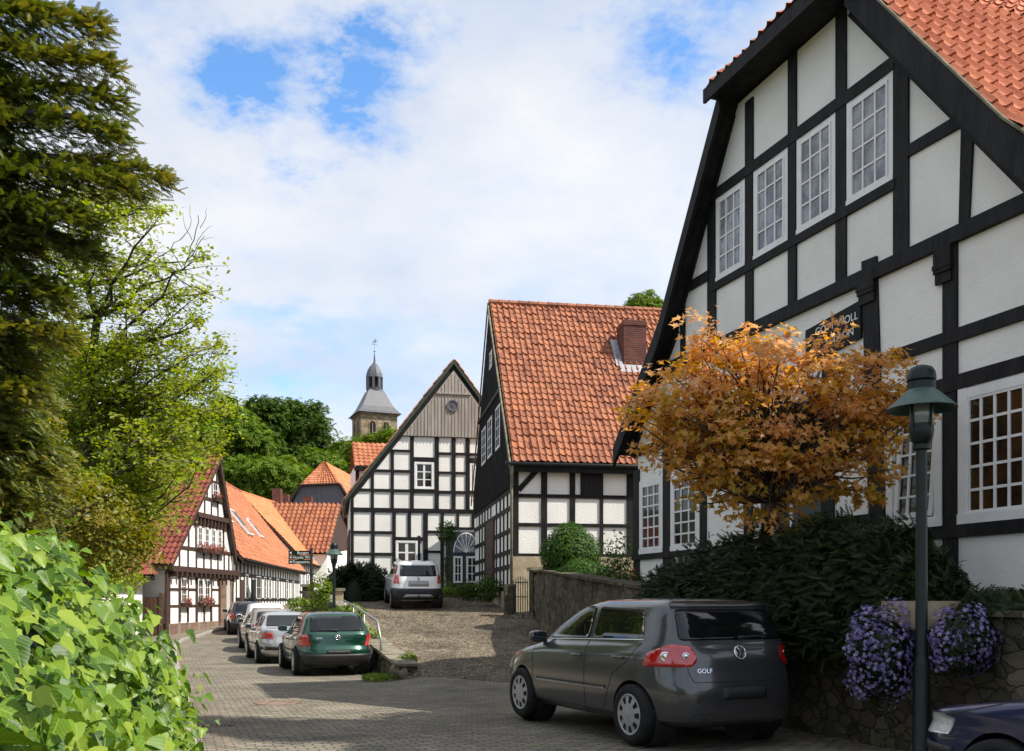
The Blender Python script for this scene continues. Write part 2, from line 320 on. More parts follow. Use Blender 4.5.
def leaves(name, pos, nrm, size, shape, mat, root=None, tipdir=None, jit=.5, rv=None, seed=1):
    """one mesh of many leaves: pos (N,3) points, nrm (N,3) leaf normals, tipdir (N,3) where the tips point"""
    g = np.random.default_rng(seed); n = len(pos); T, F = SH[shape]
    nz = np.asarray(nrm, float)+g.normal(0, jit, (n, 3)); nz /= np.linalg.norm(nz, axis=1, keepdims=True)+1e-9
    td = g.normal(0, 1, (n, 3)) if tipdir is None else np.asarray(tipdir, float)+g.normal(0, jit*.6, (n, 3))
    ty = td-nz*np.sum(td*nz, 1, keepdims=True); ty /= np.linalg.norm(ty, axis=1, keepdims=True)+1e-9
    tx = np.cross(ty, nz); sz = size*g.uniform(.6, 1.25, n) if np.isscalar(size) else size
    V = np.asarray(pos)[:, None, :]+sz[:, None, None]*(T[None, :, 0:1]*tx[:, None]+T[None, :, 1:2]*ty[:, None]+T[None, :, 2:3]*nz[:, None])
    k = len(T); V = V.reshape(-1, 3); fa = np.array(F); nf = len(F)
    FF = (fa[None]+(np.arange(n)*k)[:, None, None]).reshape(-1, 3)
    if root is not None: V = V-np.array(root.location)
    me = bpy.data.meshes.new(name); me.vertices.add(len(V)); me.vertices.foreach_set('co', V.ravel().astype(np.float32))
    me.loops.add(FF.size); me.loops.foreach_set('vertex_index', FF.ravel().astype(np.int32))
    me.polygons.add(len(FF)); me.polygons.foreach_set('loop_start', np.arange(0, FF.size, 3, dtype=np.int32))
    me.update(calc_edges=True); me.validate()
    rv = g.random(n) if rv is None else rv; rnd_attr(me, np.repeat(rv, nf))
    if shape == 'ivy':
        for nm_, c_ in (('lx', 0), ('ly', 1)): at_ = me.attributes.new(nm_, 'FLOAT', 'POINT'); at_.data.foreach_set('value', np.tile(T[:, c_], n).astype(np.float32))
    if shape in ('ivy', 'maple'): me.polygons.foreach_set('use_smooth', [True]*len(me.polygons))
    me.materials.append(M[mat]); o = bpy.data.objects.new(name, me); COL.objects.link(o)
    if root is not None: o.parent = root
    return o
def inball(n, g):
    p = g.normal(0, 1, (n, 3)); p /= np.linalg.norm(p, axis=1, keepdims=True); return p*(g.random((n, 1))**(1/3))
def clumps(lobes, nclump, nper, cr, g, flat=.6, shell=.55):
    """lobes: [(centre, radii)] -> leaf points, outward normals, clump centres"""
    w = np.array([r[0]*r[1]*r[2] for c, r in lobes])**.67; w /= w.sum(); P = []; Nn = []; C = []; I = []
    for q in range(nclump):
        c, r = lobes[g.choice(len(lobes), p=w)]; d = g.normal(0, 1, 3); d /= np.linalg.norm(d)
        rad = shell+(1-shell)*g.random(); cc = np.array(c)+d*rad*np.array(r); C.append(cc)
        m = max(3, int(nper*g.uniform(.5, 1.5))); rr = cr*g.uniform(.6, 1.4)
        pp = inball(m, g)*np.array([rr, rr, rr*flat]); P.append(cc+pp); Nn.append(d*.5+pp/rr*.5+np.array([0, 0, .7])); I.append(np.full(m, g.random()))
    return np.concatenate(P), np.concatenate(Nn), np.array(C), np.concatenate(I)
def limb(mb, a, b, r0, r1, g, bend=.12, k=5, n=6):
    a, b = Vector(a), Vector(b); Ld = (b-a).length; pts = []; rad = []
    o = Vector(g.normal(0, 1, 3))*bend*Ld
    for i in range(k+1):
        t = i/k; p = a.lerp(b, t)+o*math.sin(math.pi*t)*.6+Vector(g.normal(0, .02*Ld, 3))*(0 < i < k); pts.append(p); rad.append(r0+(r1-r0)*t)
    mb.tube(pts, rad, n); return pts
def tree(name, label, cat, base, lobes, nclump, nper, cr, lsize, mat, trunk_r=.2, shape='leaf', group=None, seed=1, branches=25, flat=.6, shell=.55, fork=None, mixr=.6, jit=.5):
    g = np.random.default_rng(seed); root = thing(name, label, cat, base, 0, group)
    P, Nn, C, I = clumps(lobes, nclump, nper, cr, g, flat, shell)
    leaves('crown', P, Nn, lsize, shape, mat, root, rv=I*mixr+(1-mixr)*g.random(len(P)), seed=seed, jit=jit)
    mb = MB(); zs = sorted(c[2] for c, r in lobes); cx = np.mean([c for c, r in lobes], 0)
    top = Vector(fork) if fork else Vector((base[0]*.4+cx[0]*.6, base[1]*.4+cx[1]*.6, cx[2]))
    tp = limb(mb, base, top, trunk_r, trunk_r*.45, g, .03, 7, 10); mb.build('trunk', 'bark', root, smooth=True)
    if branches:
        mb = MB()
        for i in g.choice(len(C), min(branches, len(C)), replace=False):
            s = tp[int(g.integers(3, 8))]; limb(mb, s, C[i], trunk_r*.22, .012, g, .15, 5, 5)
        mb.build('branches', 'bark', root, smooth=True)
    return root
# ================================================================ camera, sun, sky
cam = bpy.data.cameras.new('camera'); co = bpy.data.objects.new('camera', cam); COL.objects.link(co); S.camera = co
co.location = (0, 0, EYE); co.rotation_euler = (R(90), 0, 0); cam.sensor_width = 36; cam.lens = 36*FPX/1024; cam.shift_y = (HY-375.5)/1024; cam.clip_end = 4000; cam.clip_start = .1
SUNEL = 50; SD = Vector((math.cos(R(SUNEL))*.96, -math.cos(R(SUNEL))*.28, math.sin(R(SUNEL))))
sl = bpy.data.lights.new('sun', 'SUN'); sl.energy = 4.2; sl.angle = R(.55); sl.color = (1, .95, .87); so = bpy.data.objects.new('sun', sl); COL.objects.link(so)
so.rotation_euler = SD.to_track_quat('Z', 'Y').to_euler()
wd = bpy.data.worlds.new('World'); S.world = wd; wd.use_nodes = True; nt = wd.node_tree; bg = nt.nodes['Background']
sky = N(nt, 'ShaderNodeTexSky', sky_type='NISHITA'); sky.sun_disc = False; sky.sun_elevation = R(SUNEL); sky.sun_rotation = math.atan2(SD.x, SD.y); sky.altitude = 100; sky.ozone_density = 2.0
hs = N(nt, 'ShaderNodeHueSaturation', Saturation=1.22, Value=1.2); L(nt, sky, 0, hs, 'Color'); L(nt, hs, 0, bg, 'Color'); bg.inputs[1].default_value = .15
tc = N(nt, 'ShaderNodeTexCoord')
sx = N(nt, 'ShaderNodeSeparateXYZ'); L(nt, tc, 'Generated', sx, 0)
zz = N(nt, 'ShaderNodeMath', operation='ADD'); zz.inputs[1].default_value = .22; L(nt, sx, 2, zz, 0)
zc = N(nt, 'ShaderNodeMath', operation='MAXIMUM'); zc.inputs[1].default_value = .1; L(nt, zz, 0, zc, 0)
dv = N(nt, 'ShaderNodeVectorMath', operation='DIVIDE'); L(nt, tc, 'Generated', dv, 0)
cb = N(nt, 'ShaderNodeCombineXYZ'); [L(nt, zc, 0, cb, i) for i in range(3)]; L(nt, cb, 0, dv, 1)
n1 = N(nt, 'ShaderNodeTexNoise', Scale=1.35, Detail=10.0, Roughness=.60, Distortion=.25); L(nt, dv, 0, n1, 'Vector')
n2 = N(nt, 'ShaderNodeTexNoise', Scale=1.5, Detail=7.0, Roughness=.58); mpp = N(nt, 'ShaderNodeMapping'); mpp.inputs['Location'].default_value = (3.1, 1.7, 4.4); L(nt, dv, 0, mpp, 0); L(nt, mpp, 0, n2, 'Vector')
n3 = N(nt, 'ShaderNodeTexNoise', Scale=3.2, Detail=9.0, Roughness=.62); L(nt, dv, 0, n3, 'Vector')
# the cloud bank lies ahead; overhead and behind the sky is mostly open
fr_ = N(nt, 'ShaderNodeMapRange', interpolation_type='SMOOTHSTEP'); fr_.inputs[1].default_value = -.1; fr_.inputs[2].default_value = .55; fr_.inputs[3].default_value = .14; fr_.inputs[4].default_value = .24; L(nt, sx, 1, fr_, 0)
dens = N(nt, 'ShaderNodeMath', operation='ADD'); L(nt, n1, 0, dens, 0); L(nt, fr_, 0, dens, 1)
prev = dens
nd = N(nt, 'ShaderNodeMath', operation='MULTIPLY_ADD'); nd.inputs[1].default_value = .44; nd.inputs[2].default_value = -.22; L(nt, n3, 0, nd, 0)
for (x, y, wdt, amt) in ((300, 55, .16, .30), (265, 25, .12, .24), (375, 66, .09, .28), (205, 20, .17, .24), (130, 8, .15, .26), (690, 85, .12, .30), (735, 35, .12, .28), (650, 40, .10, .16), (470, 8, .10, .16), (232, 345, .12, .20), (340, 335, .12, .17), (60, 60, .1, .1)):
    d = ray(x, y).normalized()
    df = N(nt, 'ShaderNodeVectorMath', operation='DISTANCE'); L(nt, tc, 'Generated', df, 0); df.inputs[1].default_value = d
    dd_ = N(nt, 'ShaderNodeMath', operation='ADD'); L(nt, df, 'Value', dd_, 0); L(nt, nd, 0, dd_, 1)
    mr = N(nt, 'ShaderNodeMapRange', interpolation_type='SMOOTHERSTEP'); mr.inputs[1].default_value = -.03; mr.inputs[2].default_value = wdt; mr.inputs[3].default_value = amt; mr.inputs[4].default_value = 0; L(nt, dd_, 0, mr, 0)
    sb = N(nt, 'ShaderNodeMath', operation='SUBTRACT'); L(nt, prev, 0, sb, 0); L(nt, mr, 0, sb, 1); prev = sb
cr = ramp(nt, [(0, 0, 0), (.55, .55, .55), (.9, .9, .9), (1, 1, 1)], [.30, .52, .72, .90]); L(nt, prev, 0, cr, 0)
cc = ramp(nt, [(.68, .75, .88), (.85, .88, .94), (.99, .99, .99)], [.34, .49, .62]); L(nt, n2, 0, cc, 0)
b2 = N(nt, 'ShaderNodeBackground'); L(nt, cc, 0, b2, 0); b2.inputs[1].default_value = .62
ms = N(nt, 'ShaderNodeMixShader'); L(nt, cr, 0, ms, 0); L(nt, bg, 0, ms, 1); L(nt, b2, 0, ms, 2); L(nt, ms, 0, nt.nodes['World Output'], 0)
vs = S.view_settings; vs.view_transform = 'Standard'; vs.look = 'None'; vs.exposure = .72; vs.gamma = 1
S.cycles.max_bounces = 6; S.cycles.transparent_max_bounces = 6
# ================================================================ terrain
def pl(x, pts):
    return float(np.interp(x, [p[0] for p in pts], [p[1] for p in pts]))
def roadz(Y): return pl(Y, [(-20, 0), (9, 0), (14, -.08), (21, -.2), (27, -.26), (33, -.22), (40, -.10), (48, .28), (56, .7), (75, 1.35), (100, 2.2), (130, 4)])
def yardz(Y): return pl(Y, [(16.5, roadz(16.5)), (18.5, -.05), (20, .08), (25, .5), (29, .92), (33, 1.22), (36, 1.45), (39, 1.68), (42, 1.9), (60, 2.6)])
KERB = [(1.5, -5), (-1.2, 4), (-3.1, 9.3), (-4.9, 14.3), (-7.2, 20.5), (-9.6, 27), (-12.0, 33.7), (-13.2, 38), (-13.5, 42), (-13.55, 46), (-13.4, 50), (-14.0, 60), (-15.3, 75), (-17, 96), (-19, 130)]
RWALL = [(-2.25, 19.4), (-3.4, 23), (-5.2, 29.5), (-8, 38), (-9, 45), (-9.5, 60), (-11, 96), (-12, 130)]     # low wall between road and yard
GWALL = [(6.2, -5), (5.6, 4), (4.75, 7), (4.05, 9), (3.42, 10.9), (2.75, 13), (2.0, 16), (1.3, 20), (.95, 24), (.70, 29.2)]  # garden wall, road side face
def xon(P, Y): return pl(Y, [(b, a) for a, b in P])
def ss(a, b, x): t = min(1, max(0, (x-a)/(b-a))); return t*t*(3-2*t)
def G(X, Y):
    xk = xon(KERB, Y); r = roadz(Y)
    if X < xk:
        d = xk-X; return r+.08+ss(1.6, 5, d)*.8+max(0, d-6)*.03 + ss(60, 160, Y)*14*ss(0, 40, d)
    if Y > 19.4:
        xw = xon(RWALL, Y); z = r+(yardz(Y)-r)*ss(-.1, .12, X-xw)
    elif Y > 16.5:
        t = ss(-2.6, -1.2, X); z = r+(yardz(Y)-r)*t
    else: z = r
    if Y < 29.5:
        xg = xon(GWALL, Y); z = z+(1.28-z)*ss(.12, .34, X-xg) if X > xg else z
    return z + ss(45, 150, Y)*6*ss(-10, 10, X)
def sheet(name, xs_fn, Ys, nx, dz, mat, uv=False):
    mb = MB(); n = nx+1; uvs = []
    acc = 0; py = None
    for Y in Ys:
        a, b = xs_fn(Y); acc += 0 if py is None else (Y-py)*1.05; py = Y
        for i in range(n): X = a+(b-a)*i/nx; mb.v.append((X, Y, G(X, Y)+dz)); uvs.append((X-a if uv == 'kerb' else X+.36*Y, acc))
    k = len(Ys)
    mb.f = [(j*n+i, j*n+i+1, (j+1)*n+i+1, (j+1)*n+i) for j in range(k-1) for i in range(nx)]
    o = mb.build(name, mat, smooth=True); tag(o, kind='structure'); me = o.data; ul = me.uv_layers.new(name='UV')
    li = np.zeros(len(me.loops), np.int32); me.loops.foreach_get('vertex_index', li); ul.data.foreach_set('uv', np.array(uvs, np.float32)[li].ravel()); return o
M['earth'] = pm('earth_and_grass', (.035, .045, .015), (.075, .07, .03), 1.5, .95, .8, 12)
M['setts'] = brickmat('grey_paving_setts', (.285, .248, .19), (.17, .152, .12), (.088, .074, .048), .20, .11, uv=True, bump=1.0, moss=(.155, .15, .085), dist=.018, msize=.012, warp=.10)
M['cobbles'] = stonemat('yard_cobbles', [(.11, .09, .068), (.19, .155, .11), (.25, .205, .145), (.15, .13, .10)], (.05, .042, .03), (9.5, 8.0, 9.5), .9)
M['pavers'] = brickmat('tan_pavement', (.27, .22, .165), (.21, .175, .135), (.10, .085, .065), .2, .1, uv=True, bump=.8, moss=(.16, .145, .09), warp=.06, dist=.012)
M['kerbstone'] = pm('kerb_stone', (.22, .20, .17), (.34, .31, .26), 3, .9, .5, 25)
xs = np.concatenate([[-900, -400, -150, -80, -50, -35, -26], np.arange(-22, 9, .25), [10, 12, 15, 20, 30, 50, 90, 160, 400, 900]])
ys = np.concatenate([[-60, -20, -8], np.arange(-4, 62, .4), [65, 70, 80, 90, 100, 120, 150, 200, 300, 600, 1500]])
mb = MB(); nx = len(xs)
for Y in ys:
    for X in xs: mb.v.append((X, Y, G(float(X), float(Y))-(.07 if X > xon(KERB, Y)-1.9 else 0)))
mb.f = [(j*nx+i, j*nx+i+1, (j+1)*nx+i+1, (j+1)*nx+i) for j in range(len(ys)-1) for i in range(nx-1)]
tag(mb.build('ground', 'earth', smooth=True), kind='structure')
def road_r(Y):
    if Y <= 16.5: return xon(GWALL, Y)+.05
    if Y < 19.4: return 1.9+(-2.25-1.9)*((Y-16.5)/2.9)
    return xon(RWALL, Y)+.02
Yr = list(np.arange(-4, 30, .3))+list(np.arange(30, 110, 1.))
sheet('road', lambda Y: (xon(KERB, Y)+.0, road_r(Y)), Yr, 30, .0, 'setts', True)
def yard_l(Y): return road_r(Y)-.04
sheet('courtyard', lambda Y: (yard_l(Y)+(.1 if Y > 19.4 else 0), (xon(GWALL, Y)+.06) if Y < 29.3 else 3.2), list(np.arange(16.6, 45, .25)), 26, .006, 'cobbles')
# gutter rows along the left kerb, kerb and pavement
sheet('gutter', lambda Y: (xon(KERB, Y)+.01, xon(KERB, Y)+.42), Yr, 3, .006, 'pavers', 'kerb')
mb = MB(); Yk = [y for y in Yr if y < 70]
pr = []
for Y in Yk:
    X = xon(KERB, Y); z = roadz(Y); pr.append([(X+.0, Y, z-.05), (X-.01, Y, z+.09), (X-.03, Y, z+.105), (X-.13, Y, z+.105), (X-.13, Y, z-.05)])
for r_ in pr: mb.v += r_
mb.f = [(j*5+i, (j+1)*5+i, (j+1)*5+i+1, j*5+i+1) for j in range(len(pr)-1) for i in range(4)]
tag(mb.build('kerb', 'kerbstone'), kind='structure')
mb = MB(); o = sheet('pavement', lambda Y: (xon(KERB, Y)-1.7, xon(KERB, Y)-.13), Yk, 5, .018, 'pavers', True)
# hill behind the village
mb = MB(); nx = 40
for j in range(24):
    for i in range(nx+1):
        X = -140+i*5.5; Y = 105+j*8; t = j/23
        h = 4+ (26*math.exp(-((X+62)/45)**2)+7)*ss(0, .6, t)+1.2*math.sin(i*.9+j*.6); mb.v.append((X, Y, h-8*(j == 0)))
mb.f = [(j*(nx+1)+i, j*(nx+1)+i+1, (j+1)*(nx+1)+i+1, (j+1)*(nx+1)+i) for j in range(23) for i in range(nx)]
tag(mb.build('hill', 'earth', smooth=True), kind='structure')
# ================================================================ text
def text(name, s, size, org, xd, up, mat, root, ext=.002, align='LEFT'):
    cu = bpy.data.curves.new(name, 'FONT'); cu.body = s; cu.size = size; cu.extrude = ext; cu.align_x = align
    t = bpy.data.objects.new('tmp', cu); COL.objects.link(t); dg = bpy.context.evaluated_depsgraph_get(); dg.update()
    me = bpy.data.meshes.new_from_object(t.evaluated_get(dg)); bpy.data.objects.remove(t)
    xd = Vector(xd).normalized(); up = Vector(up).normalized(); zd = xd.cross(up); m = Matrix((xd, up, zd)).transposed().to_4x4(); m.translation = org
    if root is not None: m = ROOTM[root.name].inverted() @ m
    me.transform(m); me.materials.clear(); me.materials.append(M[mat]); o = bpy.data.objects.new(name, me); COL.objects.link(o); o.parent = root; return o
def strip(pts, th):
    """closed outline: polyline and its copy shifted down by th"""
    return list(pts)+[(u, v-th) for u, v in reversed(pts)]
# ================================================================ big gabled house on the right
A = Fr(448/940*10.5*1.12, 10.5*1.12, -.344, .939, 1, 1.12)
h = thing('half_timbered_house', 'tall shaded timbered gable house with four lattice windows in a row, behind the maple', 'house', A.pt(3, .9))
w = MB(); A.poly(w, [(-1.9, .6), (-1.9, 5.0), (-.9, 6.15), (1.5, 9.24), (4.35, 9.2), (6.2, 6.2), (7.65, 4.6), (7.65, .6)], -11.9, 0); w.build('wall', 'plaster', h)
t = MB()
for a in ((708.6, 716.6, 196, 352), (746.3, 754, 100, 330), (789.4, 797.4, 50, 309), (836.9, 847.3, 4, 290), (894.8, 909.8, 52, 256), (681.5, 685.8, 300, 365), (698, 700, 0, 0)):
    if a[2]: A.post(t, *a)
A.polyx(t, [(963, 124), (974.7, 136), (970.5, 224), (960.5, 228)], -.02, .035)
A.polyx(t, [(863, 262), (878, 256), (888.5, 604), (872.5, 604)], -.02, .033)
A.post(t, 944.4, 958.6, 243, 604, .036); A.post(t, 823.5, 835, 350, 604); A.post(t, 745, 753.5, 380, 604)
A.post(t, 701, 707, 400, 604); A.post(t, 664, 671.4, 400, 604); A.post(t, 634.5, 640, 470, 604); A.post(t, 1052, 1066, 160, 604); A.post(t, 761, 770, 350, 604)
A.rail(t, 754, 161.6, 172.4, 713, 896, .045); A.polyx(t, [(908, 146.5), (958, 116), (966, 125.5), (908, 158)], -.02, .041)
A.rail(t, 797.4, 236, 244.7, 712, 897, .047); A.rail(t, 690, 282.4, 291.6, 676, 710, .043)
# heavy wall plate with slight sag, and the floor rails
A.rail(t, 960, 226.2, 242, 655, 1050, .075)
A.rail(t, 960, 328.1, 341.3, 866, 1050, .045); A.rail(t, 960, 374.7, 390.2, 872, 1050, .049); A.rail(t, 960, 524.3, 537.4, 874, 1050, .047)
A.rail(t, 853, 516, 526.5, 833, 874, .043); A.rail(t, 656, 553, 558.5, 634, 708, .05); A.rail(t, 725, 545, 550, 706, 746, .045)
A.rail(t, 725, 420, 430, 634, 746, .044)
# sloping rafters against the verge
A.bar(t, (4.5, 9.1), (6.3, 6.15), .22, -.02, .05); A.bar(t, (6.2, 6.2), (7.7, 4.5), .2, -.02, .053)
A.bar(t, (1.75, 9.1), (-1.0, 5.62), .12, -.02, .05)
t.build('timber_frame', 'timber', h)
for (xl, xr, xm, yt, nm) in ((858, 880, 870, 270, 1), (934, 958, 947, 246, 2)):
    c = MB(); u0, u1 = A.U(xr), A.U(xl); v = A.uv(xm, yt)[1]; d = abs(u1-u0)
    A.rect(c, u0+.04, u1-.06, v-.30, v-.02, .02, .085); A.rect(c, u0+.05, u1-.07, v-.42, v-.28, .02, .065); A.rect(c, u0+.03, u1-.05, v-.25, v-.20, .02, .095)
    c.build('bracket', 'timber', h)
s = MB(); A.polyx(s, [(808, 331), (863, 300.5), (863, 338), (808, 366)], .0, .05); sb = s.build('inscription_beam', 'timber', h)
for tx, xx, yy, sz in (('GOTT WOLL', 858, 317, .16), ('LI LAON', 854, 333, .16)):
    u, v = A.uv(xx, yy, .05); text('lettering', tx, sz, A.pt(u, v-.02, .052), -A.d, (0, 0, 1), 'white_paint', sb, align='RIGHT')
# upper row of lattice windows
for xl, xr in ((716.8, 746), (754.4, 789.2), (797.6, 836.7), (847.6, 894.5)):
    u0, u1 = A.U(xr), A.U(xl); window(A, h, u0+.005, u1-.005, A.uv(797.4, 236.5)[1], A.uv(754, 172)[1], 3, 4, 'glass_grey', fw=.085, mw=.026, deep=.022)
vb, vt = A.uv(960, 524.3)[1], A.uv(960, 390.2)[1]
window(A, h, A.U(1051), A.U(960.6), vb, vt, 5, 5, 'glass_brown_reflection', fw=.12, mw=.03, deep=.045)
# window standing ajar, its sash tilted inwards at the top
u0, u1 = A.U(944.2), A.U(889.5); wv = window(A, h, u0, u1, vb, vt, 1, 1, 'glass_dark', fw=.10, deep=.06)
sh = MB(); c = MB(); k = MB(); du = .13; a0, a1, b0, b1 = u0+.12, u1-.13, vb+.13, vt-.12
def sk(u, v): return (u-.10*(v-b0)/(b1-b0)+.02, v)
for (p0, p1, q0, q1) in ((a0, a0+.06, b0, b1), (a1-.06, a1, b0, b1), (a0, a1, b0, b0+.06), (a0, a1, b1-.06, b1)):
    A.poly(sh, [sk(p0, q0), sk(p1, q0), sk(p1, q1), sk(p0, q1)], .015, .05+random.uniform(0, .004))
for i in (1, 2):
    x_ = a0+(a1-a0)*i/3; A.poly(sh, [sk(x_-.014, b0), sk(x_+.014, b0), sk(x_+.014, b1), sk(x_-.014, b1)], .013, .040)
for i in (1, 2, 3, 4):
    y_ = b0+(b1-b0)*i/5; A.poly(sh, [sk(a0, y_-.013), sk(a1, y_-.013), sk(a1, y_+.013), sk(a0, y_+.013)], .013, .037)
sh.build('sash', 'wood_white', wv)
for xl, xr in ((640.5, 663.8), (671.8, 700.8)):
    window(A, h, A.U(xr), A.U(xl), A.uv(656, 553)[1], A.uv(656, 478)[1], 3, 6, 'glass_dark', fw=.10, mw=.028, deep=.03)
# big blue-black double door
u0, u1 = A.U(823.3), A.U(761); um = A.U(792.5); vt2 = A.uv(800, 400)[1]
for a_, b_ in ((u0, um), (um, u1)):
    d = MB(); A.rect(d, a_+.01, b_-.01, .9, vt2, .0, .03); e = (b_-a_)
    for q0, q1 in ((1.05, 1.75), (1.9, 2.7), (2.85, vt2-.15)): A.rect(d, a_+.12, b_-.12, q0, q1, .02, .055)
    dr = d.build('door_leaf', 'door_blue', h)
    st = MB(); A.rect(st, b_-.055, b_-.015, .9, vt2, .028, .062); st.build('edge_strip', 'wood_white', dr)
    if a_ == u0:
        for zz_ in (2.42, 2.12):
            cu = [A.pt(u1*.25+um*.75-.55+.07*math.cos(q*.55)*(1-q*.05), zz_+.10*math.sin(q*.55)*(1-q*.05), .062) for q in range(13)]
            o_ = MB().tube(cu, .009, 6); o_.build('scroll_ornament', 'steel', dr)
# roof
for a, b, d_, lf_, sd in (((-2.5, 4.72), (-.9, 6.37), .4, .03, 1), ((-.9, 6.37), (1.5, 9.43), .4, .03, 2), ((1.46, 9.36), (3.07, 11.44), -3.0, .052, 3)):
    tileroof(A.pt(*a, .4), A.pt(*a, -12.3), A.pt(*b, d_), A.pt(*b, -12.3), 'roof', 'tile_orange', h, .225, .33, .019, .024, 10, jit=.003, seed=sd, lift=lf_)
tileroof(A.pt(1.25, 9.40, .58), A.pt(4.40, 9.34, .58), A.pt(3.05, 11.44, -3.0), A.pt(3.09, 11.44, -3.0), 'roof_hip', 'tile_orange', h, .235, .34, .02, .03, 6, seed=4, lift=.03)
for a, b, c_, d_ in (((7.95, 4.41), (6.23, 6.31), .3, .3), ((6.23, 6.31), (4.62, 8.90), .3, .25), ((4.51, 9.09), (3.07, 11.44), -.35, -3.2)):
    tileroof(A.pt(*a, c_), A.pt(*a, -12.3), A.pt(*b, d_), A.pt(*b, -12.3), 'roof', 'tile_orange', h, .235, .34, .02, .03, 2)
b = MB()
A.poly(b, strip([(-2.5, 4.70), (-.9, 6.35), (1.48, 9.40)], .46), .335, .40); b.build('verge_board', 'timber', h); b = MB(); A.poly(b, strip([(4.32, 9.36), (6.23, 6.31), (8.0, 4.39)], .34), .335, .40)
b.build('verge_board', 'timber', h)
vm = MB(); vm.tube([A.pt(-2.5, 4.74, .40), A.pt(-.9, 6.39, .40), A.pt(.3, 7.92, .41), A.pt(1.5, 9.45, .40)], .022, 6); vm.build('mortar_edge', 'sandstone', h)
for pts_, wf in (([(-2.5, 4.66), (-.9, 6.31), (1.5, 9.36)], .33), ([(4.31, 9.357), (6.23, 6.25), (7.95, 4.35)], .33), ([(1.5, 9.36), (3.07, 11.33), (4.5, 9.05)], -3.2)):
    b = MB(); A.poly(b, strip(pts_, .10), -12.2, wf); b.build('soffit', 'timber', h)
b = MB()
A.poly(b, [(1.3, 9.26), (4.45, 9.24), (4.45, 9.34), (1.3, 9.37)], -.3, .56); b.build('soffit', 'timber', h)
b = MB(); A.rect(b, 1.25, 4.5, 9.18, 9.39, .55, .60); b.build('eave_board', 'timber', h)
# ================================================================ middle house with the big weathered roof
H8z = 1.3
g8 = Fr(.03, 31, -.155, .988); e8 = Fr(.03, 31, .988, .155, -1)
h = thing('half_timbered_house', 'timbered house with big weathered pantile roof, brick chimney and black boarded gable', 'house', e8.pt(3, H8z, -3))
EV, RV = 5.98, 12.95; RU = 5.35; E8L = 9.5
w = MB(); g8.poly(w, [(0, H8z), (0, EV), (RU, RV-.35), (2*RU, EV), (2*RU, H8z)], -E8L, 0); w.build('wall', 'plaster', h)
# roof slopes: near slope faces the camera
oh = .32; sl_ = (RV-EV)/RU
roofpts = [(-oh, EV-oh*sl_*.55), (0.2, EV+.22), (RU, RV)]
def q8(u, v, s): return g8.pt(u, v, -s)
tileroof(q8(-oh, EV+.02, -.07), q8(-oh, EV+.02, E8L), q8(RU, RV, -.07), q8(RU, RV, E8L), 'roof', 'tile_old', h, .225, .315, .022, .034, 8, seed=11, jit=.012, lift=.03)
tileroof(q8(2*RU+oh, EV-.1, -.07), q8(2*RU+oh, EV-.1, E8L), q8(RU, RV, -.07), q8(RU, RV, E8L), 'roof', 'tile_old', h, .265, .36, .03, .04, 2, seed=12)
ridgecap(q8(RU, RV+.03, -.1), q8(RU, RV+.03, E8L), h, 'tile_old', .13)
b = MB(); g8.poly(b, strip([(-oh, EV), (RU, RV-.03), (2*RU+oh, EV-.12)], .12), -E8L, .05); b.build('soffit', 'board_black', h)
b = MB(); g8.poly(b, strip([(-oh, EV+.01), (RU, RV+.01), (2*RU+oh, EV-.1)], .20), .115, .16); b.build('verge_board', 'sandstone', h)
b = MB(); e8.rect(b, -.1, E8L, EV-.28, EV-.09, .22, .28); b.build('eave_board', 'timber', h)
# black boarded upper gable
zb = [g8.uv(511.6, 466.7), g8.uv(476.7, 496.6)]
b = MB(); vb8 = 5.25
g8.poly(b, [(-.02, vb8), (-.02, EV), (RU, RV-.38), (2*RU, EV), (2*RU, vb8)], 0, .09)
for i in range(50):
    u = .1+i*.21; top = EV+(RU-abs(u-RU))*sl_*.985-.45
    if top > vb8+.3: g8.rect(b, u-.022, u+.022, vb8-.02, top, .08, .112)
b.build('gable_boarding', 'board_black', h)
b = MB(); g8.rect(b, 2.1, 2*RU-2.1, 8.86, 9.0, .08, .16); b.build('drip_board', 'board_black', h)
for (xl, xr, yt, yb) in ((482.2, 486.2, 428, 464), (488.2, 492.4, 418, 457), (496, 500.4, 406, 449), (490, 492.6, 351, 368)):
    a = g8.U(xl, .09); c_ = g8.U(xr, .09); xm = (xl+xr)/2
    window(g8, h, a, c_, g8.uv(xm, yb, .09)[1], g8.uv(xm, yt, .09)[1], 2, 4 if yb-yt > 20 else 2, 'glass_grey', fw=.06, mw=.03, w=.09, deep=.025)
# timbers of the gable wall, ground floor
t = MB()
for i, u in enumerate((0.0, 1.0, 1.9, 2.75, 3.75, 5.3, 6.2, 7.1, 8.0, 8.9)): g8.rect(t, u-.02, u+.17, H8z+.5, vb8+.02, -.02, .03+random.uniform(0, .008))
for v in (H8z+.5, H8z+1.25, 3.05, 3.75, 4.5, 5.1): g8.rect(t, 0, 2*RU, v, v+.15, -.02, .04+random.uniform(0, .008))
